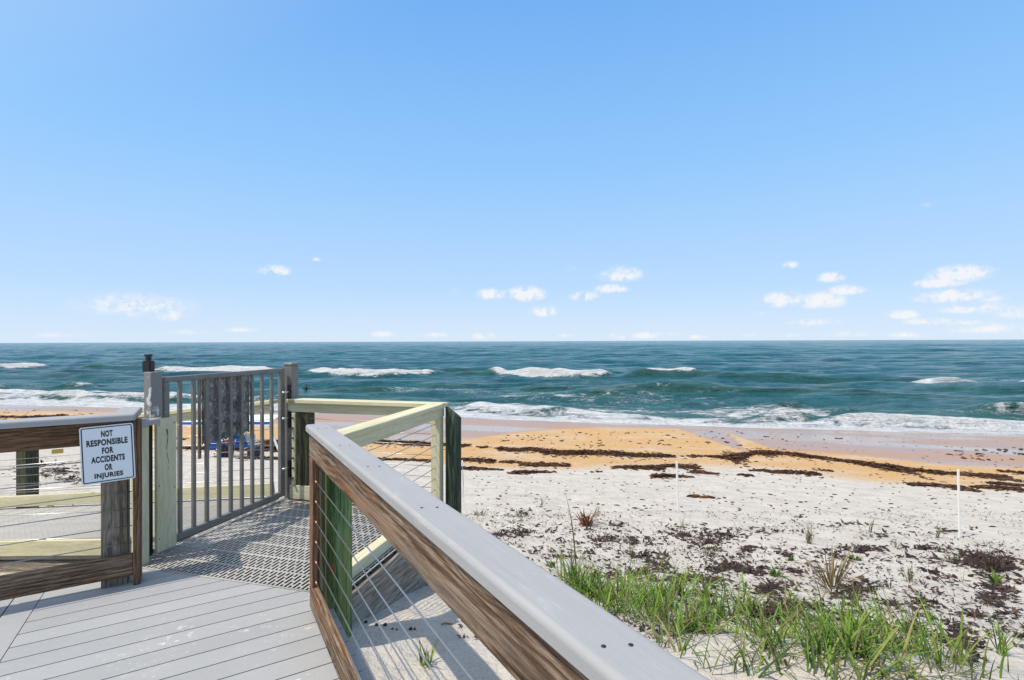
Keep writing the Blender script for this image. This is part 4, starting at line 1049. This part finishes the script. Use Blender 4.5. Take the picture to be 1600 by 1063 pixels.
WL.build('seaweed_wrack', M['wrack_weed'], 'dark brown seaweed wrack heaped in long lines along the beach')
# dropped black seed pods in the shade under the railing
plain('pod', (.02, .017, .015), .5)
for px, py, rr in ((572, 974, .011), (589, 978, .013), (602, 978, .013), (613, 984, .008), (620, 985, .007), (642, 984, .012), (648, 984, .008)):
    p = hit(px, py); bm = bmesh.new(); bmesh.ops.create_icosphere(bm, subdivisions=2, radius=rr)
    for v in bm.verts: v.co *= 1+.12*math.sin(v.co.x*400+v.co.y*300); v.co.z *= .8
    o = link('seed_pod', bm_mesh(bm, True), M['pod'], None, Matrix.Translation(p+Vector((0, 0, rr*.5))))
    tag(o, 'small round black seed pod in the row on shaded sand beneath the cables', 'seed pod', 'black seed pods in a row')
tagp = hit(700, 977); bm = bmesh.new()
tube_bm(bm, [Vector((-.045, 0, .006)), Vector((-.015, .006, .010)), Vector((.02, .004, .006)), Vector((.05, .012, .012))], [.004, .006, .005, .002], 7)
tag(link('driftwood_stick', bm_mesh(bm, True), M['red_timber'], None, Matrix.Translation(tagp)), 'short brown stick lying on the sand below the railing', 'stick')

# ------------------------------------------------------------------ stakes
def stake(pb, pt, lab, r=.016):
    p = hit(*pb); h = (pb[1]-pt[1])/800*p.y; bm = bmesh.new(); lean = (pt[0]-pb[0])/800*p.y
    add_box(bm, r*2, r*1.3, h+.3, Matrix.Translation(Vector((lean/2, 0, h/2-.15))) @ Matrix.Rotation(math.atan2(lean, h), 4, 'Y'))
    bmesh.ops.bevel(bm, geom=bm.edges[:], offset=r*.25, affect='EDGES')
    tag(link('stake', bm_mesh(bm), M['stake_white'], None, Matrix.Translation(p)), lab, 'stake', 'thin white stakes in the sand')
stake((1060, 800), (1058, 722), 'thin white stake in the sand left of the other, near the weed line', .018)
stake((1500, 840), (1498, 734), 'thin white stake standing in the sand at far right', .016)
tube_o = hit(724, 785); bm = bmesh.new(); tube_bm(bm, [Vector((-.01, 0, -.2)), Vector((0, 0, .4)), Vector((-.02, 0, .80))], .006, 7)
tag(link('wire_rod', bm_mesh(bm, True), M['silver'], None, Matrix.Translation(tube_o)), 'hair-thin grey wire rod standing in the sand right of the dark piling', 'rod')

# ------------------------------------------------------------------ beach camp seen through the gate
def stripes(name, cols, n, axis=2):
    m, t, b = newmat(name); tcn = t.node('ShaderNodeTexCoord'); sp = t.node('ShaderNodeSeparateXYZ', {0: tcn.outputs['Generated']})
    k = t.math('FRACT', t.math('MULTIPLY', sp.outputs[axis], n)); L = len(cols)
    c = t.ramp(k, [(i/L, q) for i, q in enumerate(cols)], 'CONSTANT'); t.put(b.inputs['Base Color'], c); b.inputs['Roughness'].default_value = .7
stripes('blue_canvas', [(.02, .10, .42), (.03, .17, .55), (.015, .07, .30)], 2)
stripes('teal_canvas', [(.01, .30, .27), (.02, .36, .33)], 3)
stripes('dash_trim', [(.78, .78, .78), (.012, .014, .05)], 6)
stripes('canopy_stripe', [(.75, .78, .82), (.03, .09, .42), (.74, .77, .81)], 1)
plain('red_frame', (.45, .02, .04), .4); plain('white_frame', (.75, .76, .78), .35, var=.03); plain('bag_dark', (.02, .025, .045), .8); plain('towel_rust', (.42, .17, .09), .9, bump=.4); plain('white_cloth', (.74, .74, .72), .9)
def chair(px, py, yaw, lab, top, frame_m):
    p = hit(px, py); t_ = thing('beach_chair', lab, 'chair', p, 'low folding beach chairs')
    Rm = Matrix.Translation(p) @ Matrix.Rotation(yaw, 4, 'Z')
    def pl(name, a, b, w, th, mat): # sling from a to b (local x,z), w wide in y
        bm = bmesh.new(); L = math.hypot(b[0]-a[0], b[1]-a[1]); an = math.atan2(b[1]-a[1], b[0]-a[0])
        add_box(bm, th, w, L); bmesh.ops.bevel(bm, geom=bm.edges[:], offset=th*.3, affect='EDGES')
        return link(name, bm_mesh(bm), mat, t_, Rm @ Matrix.Translation(Vector(((a[0]+b[0])/2, 0, (a[1]+b[1])/2))) @ Matrix.Rotation(math.pi/2-an, 4, 'Y'))
    pl('seat', (0, .24), (.46, .30), .56, .014, M['blue_canvas'])
    bk = pl('backrest', (-.02, .24), (-.30, .72), .56, .016, M['blue_canvas'])
    pl('headrest', (-.305, .725), (-.38, .86), .56, .018, M[top])
    for sy in (-.31, .31):
        e = bmesh.new(); L = .72; add_box(e, .02, .05, L)
        link('trim', bm_mesh(e), M['dash_trim'], bk, Rm @ Matrix.Translation(Vector((-.205, sy, .555))) @ Matrix.Rotation(math.pi/2-math.atan2(.62, -.36), 4, 'Y'))
        for nm, pts in (('leg', [(.44, 0), (.42, .30), (-.34, .30)]), ('leg', [(-.25, 0), (.05, .30), (.1, .46)]), ('armrest', [(-.2, .50), (.42, .50), (.46, .30)])):
            bm = bmesh.new(); tube_bm(bm, [Vector((x, sy*.98, z)) for x, z in pts], .013, 7); link(nm, bm_mesh(bm, True), M[frame_m], t_, Rm)
chair(338, 714, 1.9, 'blue folding beach chair with red frame, leftmost behind the gate bars', 'blue_canvas', 'red_frame')
chair(379, 711, 1.45, 'blue beach chair with teal headrest and dashed white side trim', 'teal_canvas', 'white_frame')
def soft(name, px, py, sx, sy, sz, mat, lab, cat):
    p = hit(px, py); bm = bmesh.new(); bmesh.ops.create_cube(bm, size=1); bmesh.ops.subdivide_edges(bm, edges=bm.edges[:], cuts=5, use_grid_fill=True)
    for v in bm.verts:
        n = v.co.normalized()*.62; v.co = v.co.lerp(n, .45); v.co.z += .08*math.sin(v.co.x*9)*math.cos(v.co.y*7)
        v.co = Vector((v.co.x*sx, v.co.y*sy, (v.co.z+.5)*sz))
    return tag(link(name, bm_mesh(bm, True), M[mat], None, Matrix.Translation(p)), lab, cat)
soft('beach_bag', 355, 714, .34, .3, .42, 'bag_dark', 'dark beach bag on the sand between the two blue chairs', 'bag')
soft('beach_bag', 397, 713, .36, .3, .34, 'bag_dark', 'dark slumped bag right of the teal-topped chair', 'bag')
soft('towel_bundle', 348, 703, .55, .4, .30, 'towel_rust', 'rust-coloured bundled towel behind the blue chairs', 'towel')
soft('white_bundle', 387, 696, .5, .4, .45, 'white_cloth', 'white cloth bundle behind the teal-topped chair', 'cloth')
# shade canopy on slanted legs
pc = hit(352, 705); w3 = 3.25; top = CAMH-(659-534)/800*pc.y
can = thing('shade_canopy', 'low white and blue beach shade canopy behind the gate panel', 'canopy', pc)
bm = bmesh.new(); x0, x1 = (283-352)/800*pc.y, (421-352)/800*pc.y
N = 24; hh = .17
for k in range(2):
    yk = .0 if k == 0 else 1.9
for i in range(N):
    for (ya, za, yb, zb) in ((0, -hh, 0, 0), (0, 0, .95, .10), (.95, .10, 1.9, 0), (1.9, 0, 1.9, -hh)):
        f0, f1 = i/N, (i+1)/N; q = lambda f: .03*math.sin(f*19)
        bm.faces.new([bm.verts.new(v) for v in ((x0+(x1-x0)*f0, ya, za+q(f0)*(za < 0)), (x0+(x1-x0)*f1, ya, za+q(f1)*(za < 0)), (x0+(x1-x0)*f1, yb, zb+q(f1)*(zb < 0)), (x0+(x1-x0)*f0, yb, zb+q(f0)*(zb < 0)))])
bmesh.ops.remove_doubles(bm, verts=bm.verts, dist=.0005)
bmesh.ops.solidify(bm, geom=bm.faces[:], thickness=.006)
link('roof', bm_mesh(bm), M['canopy_stripe'], can, Matrix.Translation(Vector((pc.x, pc.y, top))))
for lx, ly, mt, tx in ((x0+.05, .05, 'white_frame', x0-.25), (x1-.1, .05, 'dash_trim', x1+.42), (x0+.05, 1.85, 'white_frame', x0-.25), (x1-.1, 1.85, 'white_frame', x1+.35)):
    a = Vector((pc.x+lx, pc.y+ly, top-.02)); bx_, by_ = pc.x+tx, pc.y+ly-.1; b_ = Vector((bx_, by_, float(ground(bx_, by_))-.05))
    board('leg', can, a, b_, .085 if mt == 'dash_trim' else .04, .03, M[mt], up=(0, 1, 0))
# thin driftwood branch on the sand beyond the ramp
# ------------------------------------------------------------------ swimmer
plain('wetsuit', (.015, .017, .02), .4); plain('skin_tone', (.42, .24, .16), .5); plain('hair_dark', (.03, .02, .015), .6)
def swimmer(px, py):
    q = hit_sea(px, py); p = Vector((q[0], q[1], SEA_Z+.12)); me = bpy.data.meshes.new('m')
    vs = [(0, 0, -.35), (0, 0, 0), (.02, 0, .22), (.03, .0, .36), (.03, -.01, .47), (.03, -.01, .58), (-.19, 0, .24), (-.36, -.05, .08), (-.5, -.1, .05), (.23, 0, .22), (.42, -.05, .12), (.60, -.08, .30), (.66, -.09, .36)]
    es = [(0, 1), (1, 2), (2, 3), (3, 4), (4, 5), (2, 6), (6, 7), (7, 8), (2, 9), (9, 10), (10, 11), (11, 12)]
    rad = [.15, .16, .14, .06, .10, .085, .065, .05, .035, .065, .05, .04, .035]
    me.from_pydata(vs, es, []); o = bpy.data.objects.new('t', me); COL.objects.link(o)
    md = o.modifiers.new('s', 'SKIN'); sv = me.skin_vertices[0].data
    for v, r_ in zip(sv, rad): v.radius = (r_, r_)
    sv[0].use_root = True; o.modifiers.new('d', 'SUBSURF').levels = 2
    m2 = bpy.data.meshes.new_from_object(o.evaluated_get(bpy.context.evaluated_depsgraph_get())); bpy.data.objects.remove(o); m2.materials.clear()
    for f in m2.polygons: f.use_smooth = True
    root = link('person', m2, [M['wetsuit'], M['skin_tone']], None, Matrix.Translation(p))
    for f in m2.polygons:
        if f.center.z > .40 or f.center.x > .50 or f.center.x < -.42: f.material_index = 1
    bm = bmesh.new(); bmesh.ops.create_uvsphere(bm, u_segments=12, v_segments=8, radius=.115)
    for v in list(bm.verts):
        if v.co.z < -.02 and v.co.y < 0: bm.verts.remove(v)
    link('hair', bm_mesh(bm, True), M['hair_dark'], root, Matrix.Translation(p+Vector((.03, .0, .545))))
    tag(root, 'person in dark swimwear in the shallow water right of the gate post', 'person')
swimmer(478, 611)
